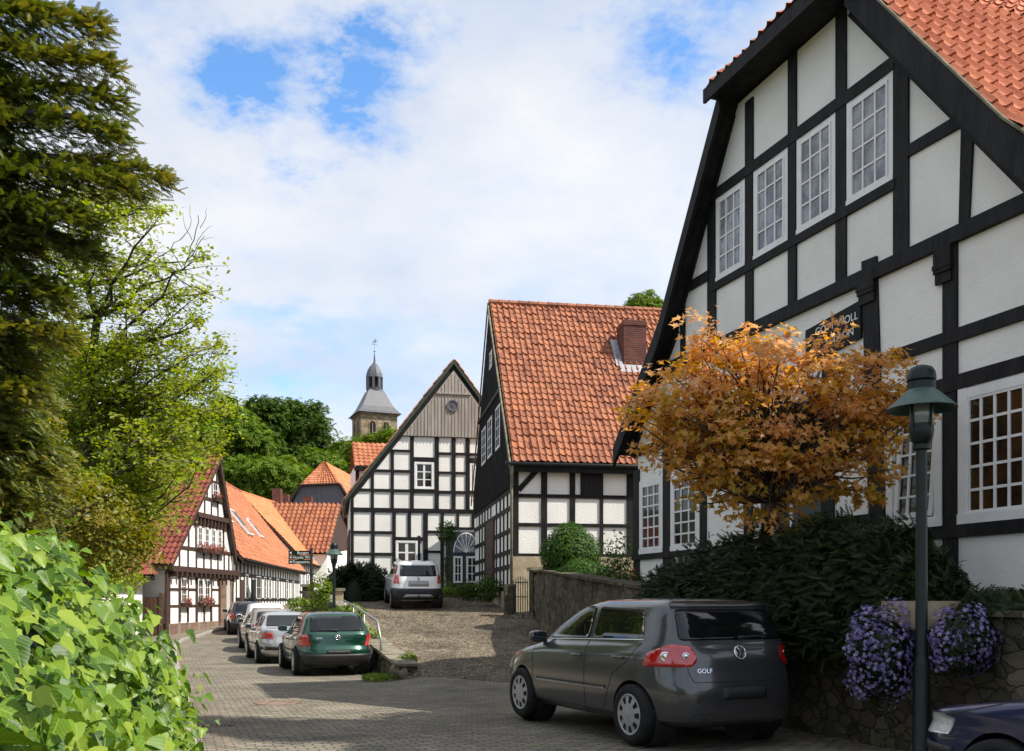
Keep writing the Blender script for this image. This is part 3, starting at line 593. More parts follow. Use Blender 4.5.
# eave wall facing the camera
for xl, xr, yb in ((513.5, 518.5, 556), (541, 547, 590), (569.5, 575, 590), (599.5, 603, 590), (626.5, 635, 600)): e8.post(t, xl, xr, 466, yb, .035)
e8.rail(t, 530, 494, 497.8, 513.5, 640, .042); e8.rail(t, 530, 523, 526.5, 513.5, 640, .044); e8.rail(t, 530, 553.5, 556.5, 513.5, 640, .05); e8.rail(t, 530, 464, 469, 513.5, 640, .043)
a, c_ = e8.uv(518.6, 490), e8.uv(538, 469); e8.bar(t, a, c_, .17, -.02, .038)
t.build('timber_frame', 'timber', h)
p = MB(); e8.rect(p, -.06, E8L, .4, e8.uv(530, 556.5)[1], -.3, .07); g8.rect(p, .0, 2*RU, .4, H8z+.5, -.2, .062); p.build('plinth', 'plinth', h)
sh = MB(); u0, u1 = e8.U(580.3), e8.U(602); v0, v1 = e8.uv(590, 496.5)[1], e8.uv(590, 468.5)[1]; e8.rect(sh, u0, u1, v0, v1, 0, .06)
for i in range(6): e8.rect(sh, u0+(i+.5)*(u1-u0)/6-.012, u0+(i+.5)*(u1-u0)/6+.012, v0, v1, .05, .072)
sh.build('shutter', 'board_black', h)
u0, u1 = g8.U(495), g8.U(487.5); d = MB(); g8.rect(d, min(u0, u1), max(u0, u1), H8z+.15, 4.5, .0, .075); dd = d.build('door', 'timber_brown', h)
d = MB(); g8.rect(d, min(u0, u1)+.1, max(u0, u1)-.1, 1.6, 2.5, .07, .10); g8.rect(d, min(u0, u1)+.1, max(u0, u1)-.1, 2.7, 3.5, .07, .10); d.build('door_panel', 'timber_brown', dd)
dp = MB(); dp.tube([e8.pt(-.07, EV-.1, .34), e8.pt(-.06, EV-.55, .12), e8.pt(-.06, EV-1.0, .09), e8.pt(-.06, H8z+.1, .09)], .05, 8); dp.build('downpipe', 'sandstone', h, smooth=True)
gt = MB(); gt.tube([e8.pt(-.3, EV-.02, .37), e8.pt(E8L, EV-.04, .37)], .055, 8); gt.build('gutter', 'iron', h, smooth=True)
# chimney standing on the near slope
nrm = (q8(-oh, EV-.28, 9)-q8(-oh, EV-.28, 0)).cross(q8(RU, RV, 0)-q8(-oh, EV-.28, 0)).normalized()
cb_ = onplane(633, 368, q8(RU, RV, 0), nrm); ca = math.atan2(.155, .988)
k = MB(); k.box(cb_+Vector((0, .45, .35)), .86, .95, 2.5, ca); ch = k.build('chimney', 'brick', h)
k = MB(); k.box(cb_+Vector((0, .45, 1.64)), .91, 1.0, .12, ca); k.box(cb_+Vector((0, .45, 1.735)), .84, .93, .09, ca); k.build('chimney_crown', 'brick', ch)
fl = MB(); sd_ = g8.n; dn = (q8(-oh, EV-.28, 0)-q8(RU, RV, 0)).normalized(); up_ = nrm if nrm.z > 0 else -nrm
def fq(c0, sx_, sy_): fl.prism([c0-sd_*sx_/2+dn*sy_/2, c0+sd_*sx_/2+dn*sy_/2, c0+sd_*sx_/2-dn*sy_/2, c0-sd_*sx_/2-dn*sy_/2], up_*.05)
fq(cb_+up_*.07+dn*.18, 1.15, .42)
for i in range(5): fq(cb_+up_*(.075+.004*i)+sd_*.53-dn*(.1+i*.3), .26, .31)
fl.build('flashing', 'lead', ch)
# ================================================================ gabled house at the end of the yard
B7 = Fr(-7.15, 41.5, .983, .184, -1)
h = thing('half_timbered_house', 'timbered gable house with weathered grey boards in its peak, behind the white SUV', 'house', B7.pt(4.4, 1.7))
pk = B7.uv(453.5, 363); lf = B7.uv(344.5, 502); WW = 9.45; wl = pk[0]-lf[0]; slope = (pk[1]-lf[1])/wl
w = MB(); B7.poly(w, [(0, 1.0), (0, pk[1]-slope*pk[0]-.1), (pk[0], pk[1]-.15), (WW, pk[1]-slope*(WW-pk[0])-.1), (WW, 1.0)], -9, 0); w.build('wall', 'plaster', h)
ox, oy, sc_ = 340, 420, 6.827
def X7(z): return ox+z/sc_
def Y7(z): return oy+z/sc_
t = MB()
for zl, zr, ya, yb in ((478, 504, 100, 610), (345, 368, 215, 610), (210, 232, 350, 610), (645, 675, 115, 610), (760, 789, 115, 610), (856, 885, 115, 610), (72, 94, 490, 1300),
                       (212, 237, 620, 1300), (356, 381, 620, 1300), (460, 485, 620, 805), (567, 600, 620, 1300), (685, 709, 620, 1300), (794, 813, 620, 740), (898, 918, 620, 740), (945, 965, 500, 1300), (530, 549, 790, 1300)):
    B7.post(t, X7(zl), X7(zr), Y7(ya), Y7(yb), .035)
for xr_, yu, yl, xa, xb in ((500, 604, 634, 70, 1000), (300, 471, 490, 130, 480), (300, 338, 356, 225, 480), (420, 203, 218, 350, 480), (570, 255, 288, 503, 650), (570, 472, 500, 503, 650),
                            (715, 221, 238, 670, 960), (715, 352, 368, 670, 880), (715, 483, 503, 670, 960), (920, 261, 296, 885, 960), (715, 104, 120, 400, 965),
                            (150, 757, 776, 70, 370), (150, 905, 925, 70, 370), (520, 800, 824, 380, 580), (640, 755, 773, 595, 690), (640, 892, 908, 595, 690), (820, 732, 750, 690, 965)):
    B7.rail(t, X7(xr_), Y7(yu), Y7(yl), X7(xa), X7(xb), .045)
B7.bar(t, (0.1, pk[1]-slope*pk[0]-.05), (pk[0], pk[1]-.2), .2, -.02, .05); B7.bar(t, (pk[0], pk[1]-.2), (WW, pk[1]-slope*(WW-pk[0])-.1), .2, -.02, .053)
t.build('timber_frame', 'timber', h)
gb = MB(); vb_ = B7.uv(440, 436.8)[1]; du = (pk[1]-.35-vb_)/slope
B7.poly(gb, [(pk[0]-du, vb_), (pk[0]+du, vb_), (pk[0], pk[1]-.35)], .02, .10)
nb = 30
for i in range(nb):
    u = pk[0]-du+(i+.5)*2*du/nb; tp = vb_+(du-abs(u-pk[0]))*slope-.08
    if tp > vb_+.1: B7.rect(gb, u-.016, u+.016, vb_-.03, tp, .09, .115+random.uniform(0, .006))
gbo = gb.build('gable_boarding', 'board_grey', h)
vd = B7.uv(450, 394)[1]; dq = (pk[1]-.35-vd)/slope; db = MB(); B7.rect(db, pk[0]-dq+.03, pk[0]+dq-.03, vd-.04, vd+.03, .1, .16); db.build('drip_board', 'board_grey', h)
cu_, cv_ = B7.uv(452.3, 406.5); m4 = Matrix.Translation(B7.pt(cu_, cv_, .11)) @ B7.n.to_track_quat('Z', 'Y').to_matrix().to_4x4()
vt_ = MB().lathe([(.27, 0), (.27, .05), (.21, .05), (.19, .025), (.05, .025), (.04, .045), (.001, .045)], 28, m4).build('round_vent', 'slate', h)
b = MB()
lo_ = lambda u: pk[1]+.12-slope*abs(u-pk[0])
B7.poly(b, strip([(lf[0], lo_(lf[0])), (pk[0], pk[1]+.12)], .20), .05, .16); B7.poly(b, strip([(pk[0]+.002, pk[1]+.12), (WW+.5, lo_(WW+.5))], .20), .05, .158); b.build('verge_board', 'green_trim', h)
b = MB(); B7.poly(b, strip([(lf[0], lo_(lf[0])-.04), (pk[0], pk[1]+.08), (WW+.5, lo_(WW+.5)-.04)], .10), -9.2, .05); b.build('soffit', 'green_trim', h)
for a, sd in ((lf[0], 21), (WW+.5, 22)):
    tileroof(B7.pt(a, lo_(a)+.01, .17), B7.pt(a, lo_(a)+.01, -9.3), B7.pt(pk[0], pk[1]+.13, .17), B7.pt(pk[0], pk[1]+.13, -9.3), 'roof', 'tile_mid', h, .26, .36, .02, .03, 3, seed=sd)
def W7(zl, zr, yt, yb, c, r, g='glass_grey', **k):
    xm = X7((zl+zr)/2); return window(B7, h, B7.U(X7(zl)), B7.U(X7(zr)), B7.uv(xm, Y7(yb))[1], B7.uv(xm, Y7(yt))[1], c, r, g, mull=1, **k)
W7(508, 640, 288, 472, 2, 3, 'glass_dark', fw=.09, mw=.04); W7(380, 530, 824, 985, 2, 2, 'glass_dark', fw=.09, mw=.06); W7(886, 918, 298, 483, 1, 3, 'glass_grey', fw=.06)
# green double door with a fanlight
u0, u1 = B7.U(X7(722)), B7.U(X7(948)); vd0 = 1.9; vd1 = B7.uv(X7(850), Y7(905))[1]; vd2 = B7.uv(X7(850), Y7(772))[1]
d = MB(); B7.rect(d, u0, u1, vd0, vd2+.05, .0, .05); dr = d.build('door', 'door_blue', h)
xm = (B7.U(X7(775))+B7.U(X7(945)))/2; rr_ = (B7.U(X7(945))-B7.U(X7(775)))/2; rz = vd2-vd1
arc = [(xm+rr_*math.cos(i*math.pi/16), vd1+rz*math.sin(i*math.pi/16)) for i in range(17)]
f = MB(); B7.poly(f, arc, .045, .062); fn = f.build('fanlight', 'glass_grey', dr)
f = MB()
for i in range(16): B7.bar(f, arc[i], arc[i+1], .05, .05, .085+(i % 2)*.002)
for i in range(1, 8): B7.bar(f, (xm, vd1), (xm+rr_*math.cos(i*math.pi/8), vd1+rz*math.sin(i*math.pi/8)), .035, .055, .078+i*.0007)
f.build('glazing_bar', 'wood_white', fn)
for zl, zr in ((772, 835), (860, 940)):
    u0_, u1_ = B7.U(X7(zl)), B7.U(X7(zr)); window(B7, dr, u0_, u1_, B7.uv(X7(850), Y7(1112))[1], B7.uv(X7(850), Y7(930))[1], 2, 3, 'glass_dark', fw=.06, mw=.035, w=.048, deep=.04, name='door_window')
    d = MB(); B7.rect(d, u0_, u1_, vd0+.15, B7.uv(X7(850), Y7(1130))[1], .045, .07); d.build('door_panel', 'door_blue', dr)
st = MB(); B7.rect(st, u0-.3, u1+.3, 1.2, 1.9, -.1, .5); B7.rect(st, u0-.5, u1+.5, 1.2, 1.72, .49, .9); st.build('doorstep', 'sandstone', h)
# ================================================================ annex with a small roof behind it
h = thing('annex_house', 'low white annex with a small orange tiled roof, between the church and the boarded gable', 'house', PX(372, 560, 51))
sb7 = MB(); sb7.prism([B7.pt(0, 1.0, -.02), B7.pt(0, 4.6, -.02), B7.pt(0, 4.6, -8.9), B7.pt(0, 1.0, -8.9)], -B7.d*.05); sb7.build('side_boarding', 'board_black', bpy.data.objects['half_timbered_house.002'])
an = Fr(PX(356, 560, 50).x, 50, .97, .243, -1)
w = MB(); an.rect(w, 0, 4.6, 1.2, an.uv(352, 464)[1], -4, 0); w.build('wall', 'plaster', h)
va, vr = an.uv(352, 466)[1], an.uv(352, 438)[1]
tileroof(an.pt(-.12, va, .25), an.pt(4.6, va, .25), an.pt(-.12, vr, -1.3), an.pt(4.6, vr, -1.3), 'roof', 'tile_mid', h, .26, .30, .02, .03, 4, seed=31)
tileroof(an.pt(-.12, va, -3.2), an.pt(4.6, va, -3.2), an.pt(-.12, vr, -1.3), an.pt(4.6, vr, -1.3), 'roof', 'tile_mid', h, .26, .30, .02, .03, 2, seed=32)
t = MB(); an.rect(t, -.02, .16, 1.2, va, -.1, .04); an.rect(t, -.1, 4.6, va-.24, va-.06, -.05, .22); t.build('timber_frame', 'timber', h)
# ================================================================ left gabled house by the pavement
M['petal_red'] = leafmat('red_petals', [(.28, .012, .016), (.36, .05, .05), (.42, .16, .15)], trans=.2)
M['leaf_mid'] = leafmat('mid_green_leaves', [(.025, .06, .012), (.05, .11, .02), (.09, .17, .035)])
def flowers(c, r, n, mat='petal_red', size=.06, seed=3, name='flowers', root=None, shape='leaf', up=1.):
    g = np.random.default_rng(seed); p = inball(n, g)*np.array(r)+np.array(c); return leaves(name, p, (p-np.array(c))/np.array(r)+np.array([0, 0, up]), size, shape, mat, root, seed=seed)
def flowerbox(fr, u0, u1, v, w, label, k):
    r = thing('flower_box', label, 'flower box', fr.pt((u0+u1)/2, v, w), group='flower boxes on the left gable house')
    m = MB(); fr.rect(m, u0, u1, v, v+.16, w, w+.18); m.build('planter', 'timber_brown', r)
    g = np.random.default_rng(k); n = int(90*(u1-u0)); P = np.array([fr.pt(g.uniform(u0, u1), v+.2+g.normal(0, .09), w+.12+g.normal(0, .07)) for _ in range(n)])
    leaves('leafage', P, np.tile([.4, 0, 1.], (n, 1)), .11, 'leaf', 'leaf_mid', r, seed=k)
    P = np.array([fr.pt(g.uniform(u0, u1), v+.24+g.normal(0, .10), w+.16+g.normal(0, .07)) for _ in range(n)]); leaves('blossoms', P, np.tile([1., 0, .4], (n, 1)), .10, 'clump', 'petal_red', r, seed=k+50)
l1 = Fr(-14.64, 40, .07, .9975, -1); LZ = -.35
h = thing('half_timbered_house', 'narrow timbered gable house with steep dark red roof and flower boxes on the left', 'house', l1.pt(4, 0))
pk = l1.uv(221, 457, .45); le = l1.uv(172, 564, .45); re = l1.uv(236.8, 553, .45)
jz = l1.uv(173, 571)[1]; uR = 7.9
w = MB(); l1.rect(w, 0, uR, LZ, jz+.2, -9, 0); w.build('wall', 'plaster', h)
def roofu(u, dz=.18): return (le[1]+(pk[1]-le[1])*(u-le[0])/(pk[0]-le[0]) if u < pk[0] else re[1]+(pk[1]-re[1])*(u-re[0])/(pk[0]-re[0]))-dz
w = MB(); l1.poly(w, [(.0, jz), (.0, roofu(0)), (pk[0], pk[1]-.22), (re[0]-.1, roofu(re[0]-.1)), (re[0]-.1, jz)], -9, .22); w.build('gable_wall', 'plaster', h)
p = MB(); l1.rect(p, -.03, 5.6, LZ-.2, l1.uv(169, 623.7)[1], -1, .06); p.build('plinth', 'brick_brown', h)
t = MB()
for xl, xr, ya, yb in ((165.6, 169.6, 568, 632), (178.3, 180, 568, 622), (186.8, 188.2, 568, 622), (195.3, 197, 568, 622), (203.3, 204.3, 605, 622), (210, 211.6, 568, 622), (218.3, 219.8, 568, 626), (231.5, 233, 572, 624)): l1.post(t, xl, xr, ya, yb, .04)
l1.rail(t, 175, 588, 590, 168, 187, .05); l1.rail(t, 192, 588.3, 590, 188, 196, .05); l1.rail(t, 175, 604.8, 606.6, 168, 220, .052); l1.rail(t, 215, 588.6, 590, 211, 220, .05)
for i in range(15): u = .2+i*.52; l1.rect(t, u, u+.16, jz-.22, jz-.02, -.02, .30)          # joist ends of the jetty
l1.rect(t, -.1, uR, jz-.02, jz+.22, -.02, .27)
v1, v2, v3 = l1.uv(200, 551, .22)[1], l1.uv(205, 519, .22)[1], l1.uv(217, 502.5, .22)[1]; v4 = l1.uv(215, 529, .22)[1]
def span(v, d=.18):
    a = le[0]+(v+d-le[1])/(pk[1]-le[1])*(pk[0]-le[0]); b = re[0]+(v+d-re[1])/(pk[1]-re[1])*(pk[0]-re[0]); return a, b
for v, th in ((v1, .13), (v2, .22), (v3, .13), (v4, .14), (l1.uv(219, 485, .22)[1], .12)):
    a, b = span(v+th+.12); l1.rect(t, a, b, v, v+th, .2, .27+random.uniform(0, .006)+(.16 if th > .2 else 0))
for u in (.55, 1.45, 2.35, 3.2, 4.05, 4.9, 5.7, 6.3):
    tp = min(v1, roofu(u+.06, .3)); l1.rect(t, u, u+.11, jz+.2, tp, .2, .262)
for u in (1.5, 2.3, 5.6): l1.rect(t, u, u+.12, v1, min(v2, roofu(u, .3)), .2, .264)
for u in (2.5, 3.3, 4.1, 4.9, 5.7): l1.rect(t, u, u+.1, v2, min(v3, roofu(u, .35)), .2, .263)
for u in (3.6, 4.2, 4.9, 5.4): l1.rect(t, u, u+.1, v3, min(v3+1.0, roofu(u, .35)), .2, .2635)
l1.rect(t, pk[0]-.05, pk[0]+.06, v3+.9, pk[1]-.4, .2, .26)
t.build('timber_frame', 'timber_brown', h)
for i in range(9): u = 2.1+i*.42; c = MB(); l1.rect(c, u, u+.14, v2-.30, v2, .2, .40+.0); c.build('bracket', 'timber_brown', h)
for i in range(4):
    u = 2.55+i*.78; window(l1, h, u, u+.55, v1+.15, v4, 2, 3, 'glass_dark', fw=.07, w=.225, deep=.04)
window(l1, h, 4.25, 4.95, v3+.13, v3+.95, 2, 2, 'glass_dark', fw=.08, w=.225, deep=.04)
va, vb = l1.uv(185, 604)[1], l1.uv(185, 577)[1]
for xl, xr in ((180.2, 186.6), (197.2, 203.2), (204, 209.8)): window(l1, h, l1.U(xl), l1.U(xr), va, vb, 2, 3, 'glass_dark', fw=.09, deep=.05)
d = MB(); u0, u1 = l1.U(220), l1.U(231.5); l1.rect(d, u0, u1, LZ+.3, jz-.25, -.0, .035); dr = d.build('door', 'brick_brown', h)
d = MB(); l1.rect(d, u0+.7, u1-.35, .55, 2.5, .03, .06); d.build('door_pane', 'plaster_grey', dr)
st = MB(); l1.rect(st, u0-.2, u1+.3, -.6, .28, .0, .75); l1.rect(st, u0-.2, u1+.3, -.6, .10, .74, 1.15); st.build('doorstep', 'sandstone', h)
tileroof(l1.pt(*le, .47), l1.pt(*le, -9.5), l1.pt(*pk, .47), l1.pt(*pk, -9.5), 'roof', 'tile_red', h, .24, .34, .03, .04, 6, seed=41)
tileroof(l1.pt(*re, .47), l1.pt(*re, -9.5), l1.pt(*pk, .47), l1.pt(*pk, -9.5), 'roof', 'tile_red', h, .24, .34, .03, .04, 3, seed=42)
b = MB(); l1.poly(b, strip([(le[0], le[1]-.03), (pk[0], pk[1]-.03)], .2), .3, .46); l1.poly(b, strip([(pk[0]+.01, pk[1]-.03), (re[0], re[1]-.03)], .55), .3, .46); b.build('verge_board', 'timber_brown', h)
b = MB(); l1.poly(b, strip([(le[0], le[1]-.05), (pk[0], pk[1]-.05), (re[0], re[1]-.05)], .09), -9.4, .3); b.build('soffit', 'timber_brown', h)
ridgecap(l1.pt(pk[0], pk[1]+.02, .5), l1.pt(pk[0], pk[1]+.02, -9.5), h, 'tile_red')
k = MB(); k.box(l1.pt(pk[0], pk[1]+.1, -.9), .6, .6, 1.1); k.build('chimney', 'brick', h)
flowerbox(l1, 2.45, 5.5, v1-.06, .27, 'long box of red flowers under the upper window row of the left house', 61)
flowerbox(l1, l1.U(180), l1.U(187), va-.10, .06, 'short box of red flowers under the lone ground floor window of the left house', 62)
flowerbox(l1, l1.U(197), l1.U(210), va-.10, .06, 'box of red flowers under the paired ground floor windows of the left house', 63)
flowerbox(l1, 4.2, 5.0, v3+.02, .27, 'little flower box under the topmost window of the left house', 64)
# ================================================================ two long orange-roofed street houses
l2 = Fr(-14.6, 49.6, -.087, .996, -1)
def street_house(label, ua, ub, z0, ev, ra, rb, mat, seed, posts, name='half_timbered_house', eo=.45, half=4.6):
    h = thing(name, label, 'house', l2.pt((ua+ub)/2, z0))
    w = MB(); l2.rect(w, ua, ub, z0-1.2, ev, -2*half, 0); w.build('wall', 'plaster', h)
    w = MB(); w.prism([l2.pt(ub, ev, 0), l2.pt(ub, min(ra, rb)-.3, -half), l2.pt(ub, ev, -2*half)], -l2.d*(ub-ua)); w.build('gable_wall', 'plaster', h)
    t = MB()
    for u in posts: l2.rect(t, u, u+.2, z0, ev, -.02, .03+random.uniform(0, .006))
    for v in (z0+.1, z0+1.15, ev-.95, ev-.2): l2.rect(t, ua, ub, v, v+.18, -.02, .042+random.uniform(0, .005))
    t.build('timber_frame', 'timber', h)
    tileroof(l2.pt(ua-.2, ev-.05, eo), l2.pt(ub+.25, ev-.05, eo), l2.pt(ua-.2, ra, -half), l2.pt(ub+.25, rb, -half), 'roof', mat, h, .30, .36, .025, .035, 4, seed=seed)
    tileroof(l2.pt(ua-.2, ev-.05, -2*half-eo), l2.pt(ub+.25, ev-.05, -2*half-eo), l2.pt(ua-.2, ra, -half), l2.pt(ub+.25, rb, -half), 'roof', mat, h, .5, .6, .02, .03, 2, seed=seed)
    ridgecap(l2.pt(ua-.2, ra, -half), l2.pt(ub+.25, rb, -half), h, mat)
    b = MB(); b.prism([l2.pt(ua-.2, ev-.1, eo), l2.pt(ua-.2, ra-.06, -half), l2.pt(ua-.2, ra-.2, -half), l2.pt(ua-.2, ev-.3, eo)], l2.d*(ub-ua+.4)); b.build('soffit', 'timber_brown', h)
    b = MB(); b.prism([l2.pt(ub+.2, ev-.02, eo), l2.pt(ub+.2, rb, -half), l2.pt(ub+.2, rb-.22, -half), l2.pt(ub+.2, ev-.25, eo)], l2.d*.07); b.build('verge_board', 'timber_brown', h)
    g = MB(); g.tube([l2.pt(ua-.1, ev-.12, eo+.07), l2.pt(ub+.2, ev-.12, eo+.07)], .07, 6); g.build('gutter', 'timber', h)
    return h
h = street_house('long white timbered street house with orange roof and skylights, right of the left gable house', 0, 24.3, .3, 3.75, 10.0, 10.0, 'tile_mid', 51, [.1+i*1.06 for i in range(23)])
for i, (u, wd_) in enumerate(((2.6, .8), (5.9, 1.5), (8.4, .8), (10.2, .8), (13.2, .9), (17.5, .9), (20.5, .9))): window(l2, h, u, u+wd_, 1.55, 2.95, 2, 2, 'glass_dark', fw=.03, mw=.02, w=.012, deep=.02)
d = MB(); l2.rect(d, 1.1, 2.1, .2, 2.6, .0, .06); d.build('door', 'timber_brown', h); d = MB(); l2.rect(d, 4.6, 5.6, .3, 2.7, .0, .06); d.build('door', 'timber', h)
def skylight(u, s, wd_, ln, par):
    E0 = l2.pt(u, 3.7, .45); sl = (l2.pt(u, 10., -4.6)-E0); Ls = sl.length; sl.normalize(); up = l2.d.cross(sl); up = up if up.z > 0 else -up
    o = E0+sl*s+up*.05; q = lambda a, b: o+l2.d*a+sl*b
    m = MB(); m.prism([q(0, 0), q(wd_, 0), q(wd_, ln), q(0, ln)], up*.12); f = m.build('skylight', 'wood_white', par)
    m = MB(); m.prism([q(.1, .1), q(wd_-.1, .1), q(wd_-.1, ln-.1), q(.1, ln-.1)], up*.135); m.build('pane', 'glass_grey', f)
for u, s, wd_, ln in ((8.5, 2.3, 1.6, 2.0), (5.0, 2.9, .8, 1.2), (13.5, 2.5, .9, 1.6)): skylight(u, s, wd_, ln, h)
h = street_house('white timbered street house with bright orange roof, farther down the street', 24.6, 46, .9, 4.6, 10.0, 11.1, 'tile_bright', 52, [24.8+i*1.2 for i in range(18)])
for u in (26, 29, 33, 37, 41): window(l2, h, u, u+1.0, 2.2, 3.7, 2, 3, 'glass_dark', fw=.055, w=.02, deep=.04)
for u, r_ in ((41.5, 1.0), (46.2, .9)):
    k = MB(); k.box(l2.pt(u, 11.1, -4.4), .8, .9, 2.2); k.build('chimney', 'brick', h)
# ================================================================ house with dark red pantiles, gable to the right
h = thing('pantile_house', 'house with a red pantiled roof and dark brown gable, right of the bright orange roof', 'house', PX(345, 600, 86))
R1, E1, E2 = PX(341, 503.5, 88), PX(328.5, 553, 83.5), PX(360, 548, 93); dl = Vector((-.985, -.17, 0))*14
tileroof(E1+dl, E1, R1+dl, R1, 'roof', 'tile_old', h, .42, .50, .07, .06, 6, seed=55); tileroof(E2, E2+dl, R1, R1+dl, 'roof', 'tile_red', h, .5, .6, .04, .04, 2, seed=56)
ins = Vector((-.25, -.05, 0)); dn = Vector((0, 0, -6)); c_ = [E1+ins+Vector((.05, .5, -.1)), R1+ins-Vector((0, 0, .3)), E2+ins-Vector((.05, .5, .1))]
w = MB(); w.prism(c_, dl*.97); w.build('gable_wall', 'timber_brown', h); w = MB(); w.prism([c_[0], c_[2], c_[2]+dn, c_[0]+dn], dl*.965); w.build('wall', 'plaster', h)
b = MB(); b.prism([E1, R1, R1-Vector((0, 0, .3)), E1-Vector((0, 0, .3))], Vector((.1, 0, 0))); b.prism([R1, E2, E2-Vector((0, 0, .3)), R1-Vector((0, 0, .3))], Vector((.103, 0, 0))); b.build('verge_board', 'timber_brown', h)
k = MB(); k.box(PX(308, 499, 90)+Vector((0, 0, -.6)), .8, .8, 1.6); k.build('chimney', 'brick', h)
# ================================================================ hipped house with a slate gable
h = thing('slate_gable_house', 'house with a small orange hip roof above a grey slate gable, before the wooded hill', 'house', PX(322, 600, 102))
Zf = 102; ap = PX(324.5, 461.5, Zf+3); hl, hr = PX(300, 485, Zf-.4), PX(339.5, 483.5, Zf-.4); bl, br = PX(287, 507, Zf), PX(352, 505, Zf); bk = Vector((1.2, 16, 0))
w = MB(); w.prism([PX(301.5, 484, Zf), PX(338.5, 484, Zf), br+Vector((-.3, 0, -.2)), br+Vector((-.3, 0, -8)), bl+Vector((.3, 0, -8)), bl+Vector((.3, 0, -.2))], bk); w.build('wall', 'slate', h)
tileroof(hl, hr, ap-Vector((.1, 0, 0)), ap+Vector((.1, 0, 0)), 'roof_hip', 'tile_mid', h, .35, .5, .04, .06, 4, seed=57)
tileroof(hr, hr+bk, ap, ap+bk, 'roof', 'tile_bright', h, .4, .5, .03, .04, 3, seed=58); tileroof(hl, hl+bk, ap, ap+bk, 'roof', 'tile_mid', h, .5, .6, .03, .04, 2, seed=59)
tileroof(br+Vector((.3, 0, -.3)), br+bk, hr, hr+bk, 'roof', 'tile_bright', h, .4, .5, .03, .04, 3, seed=60); tileroof(bl-Vector((.3, 0, .3)), bl+bk, hl, hl+bk, 'roof', 'tile_mid', h, .5, .6, .03, .04, 2, seed=61)
b = MB(); b.tube([hl, bl-Vector((.3, 0, .3))], .16, 6); b.tube([hr, br+Vector((.3, 0, -.3))], .16, 6); b.tube([hl, hr], .12, 6); b.build('verge_board', 'timber_brown', h)
# ================================================================ church tower
h = thing('church_tower', 'square stone church tower with bell shaped slate roof, open lantern, little dome and weathervane', 'church tower', (PX(374.5, 600, 152).x, 152, 8))
cx, cy = PX(374.5, 600, 152).x, 152.; rot = R(23); hs_ = 2.95; zt = PX(0, 413.5, 149).z
def TM(z): return Matrix.Translation((cx, cy, z)) @ Matrix.Rotation(rot, 4, 'Z')
s = MB(); s.box((cx, cy, zt-9), 2*hs_, 2*hs_, 18, rot); s.build('shaft', 'ashlar', h)
c = MB(); c.box((cx, cy, zt+.02), 2*hs_+.35, 2*hs_+.35, .35, rot); c.build('cornice', 'ashlar', h); c = MB(); c.box((cx, cy, zt-5.2), 2*hs_+.2, 2*hs_+.2, .25, rot); c.build('cornice', 'ashlar', h)
def sq(prof, n=4):
    m = MB(); k = len(prof)
    for r_, z in prof:
        for j in range(n): a = math.pi/4+2*math.pi*j/n if n == 4 else 2*math.pi*j/n; f = math.sqrt(2) if n == 4 else 1; m.v.append(tuple(TM(z) @ Vector((r_*f*math.cos(a), r_*f*math.sin(a), 0))))
    m.f = [(i*n+j, i*n+(j+1) % n, (i+1)*n+(j+1) % n, (i+1)*n+j) for i in range(k-1) for j in range(n)]+[tuple(range(n-1, -1, -1)), tuple((k-1)*n+j for j in range(n))]; return m
sq([(3.55, zt+.12), (3.1, zt+.55), (2.55, zt+1.3), (2.05, zt+2.3), (1.62, zt+3.3), (1.30, zt+4.0), (1.1, zt+4.25)]).build('bell_roof', 'slate', h)
lz = zt+4.2; sq([(1.35, lz), (1.35, lz+.35)], 8).build('lantern_base', 'slate', h)
for j in range(8):
    a = 2*math.pi*(j+.5)/8; p = TM(lz+1.25) @ Vector((1.15*math.cos(a), 1.15*math.sin(a), 0)); q = MB(); q.box(p, .38, .38, 1.9, rot+a); q.build('lantern_post', 'slate', h)
sq([(.45, lz+.3), (.45, lz+2.1)], 8).build('bell_frame', 'timber', h)
sq([(1.42, lz+2.1), (1.40, lz+2.3), (1.32, lz+2.75), (1.12, lz+3.35), (.8, lz+3.9), (.4, lz+4.35), (.18, lz+4.7), (.12, lz+5.5), (.03, lz+6.4)], 8).build('dome', 'slate', h)
v = MB(); v.tube([(cx, cy, lz+6.2), (cx, cy, lz+8.6)], .035, 6); v.box((cx, cy, lz+7.6), 1.0, .06, .07); v.lathe([(.001, -.2), (.2, 0), (.001, .2)], 12, Matrix.Translation((cx, cy, lz+6.5)))
v.prism([(cx-.5, cy, lz+7.9), (cx-.1, cy, lz+8.15), (cx+.1, cy, lz+8.5), (cx+.3, cy, lz+8.2), (cx+.5, cy, lz+8.3), (cx+.2, cy, lz+7.85)], (0, .06, 0)); v.build('weathervane', 'lead', h)
fs = [Fr(*(TM(0) @ Vector((-hs_, -hs_, 0))).xy, math.cos(rot), math.sin(rot), -1), Fr(*(TM(0) @ Vector((-hs_, -hs_, 0))).xy, -math.sin(rot), math.cos(rot), 1)]
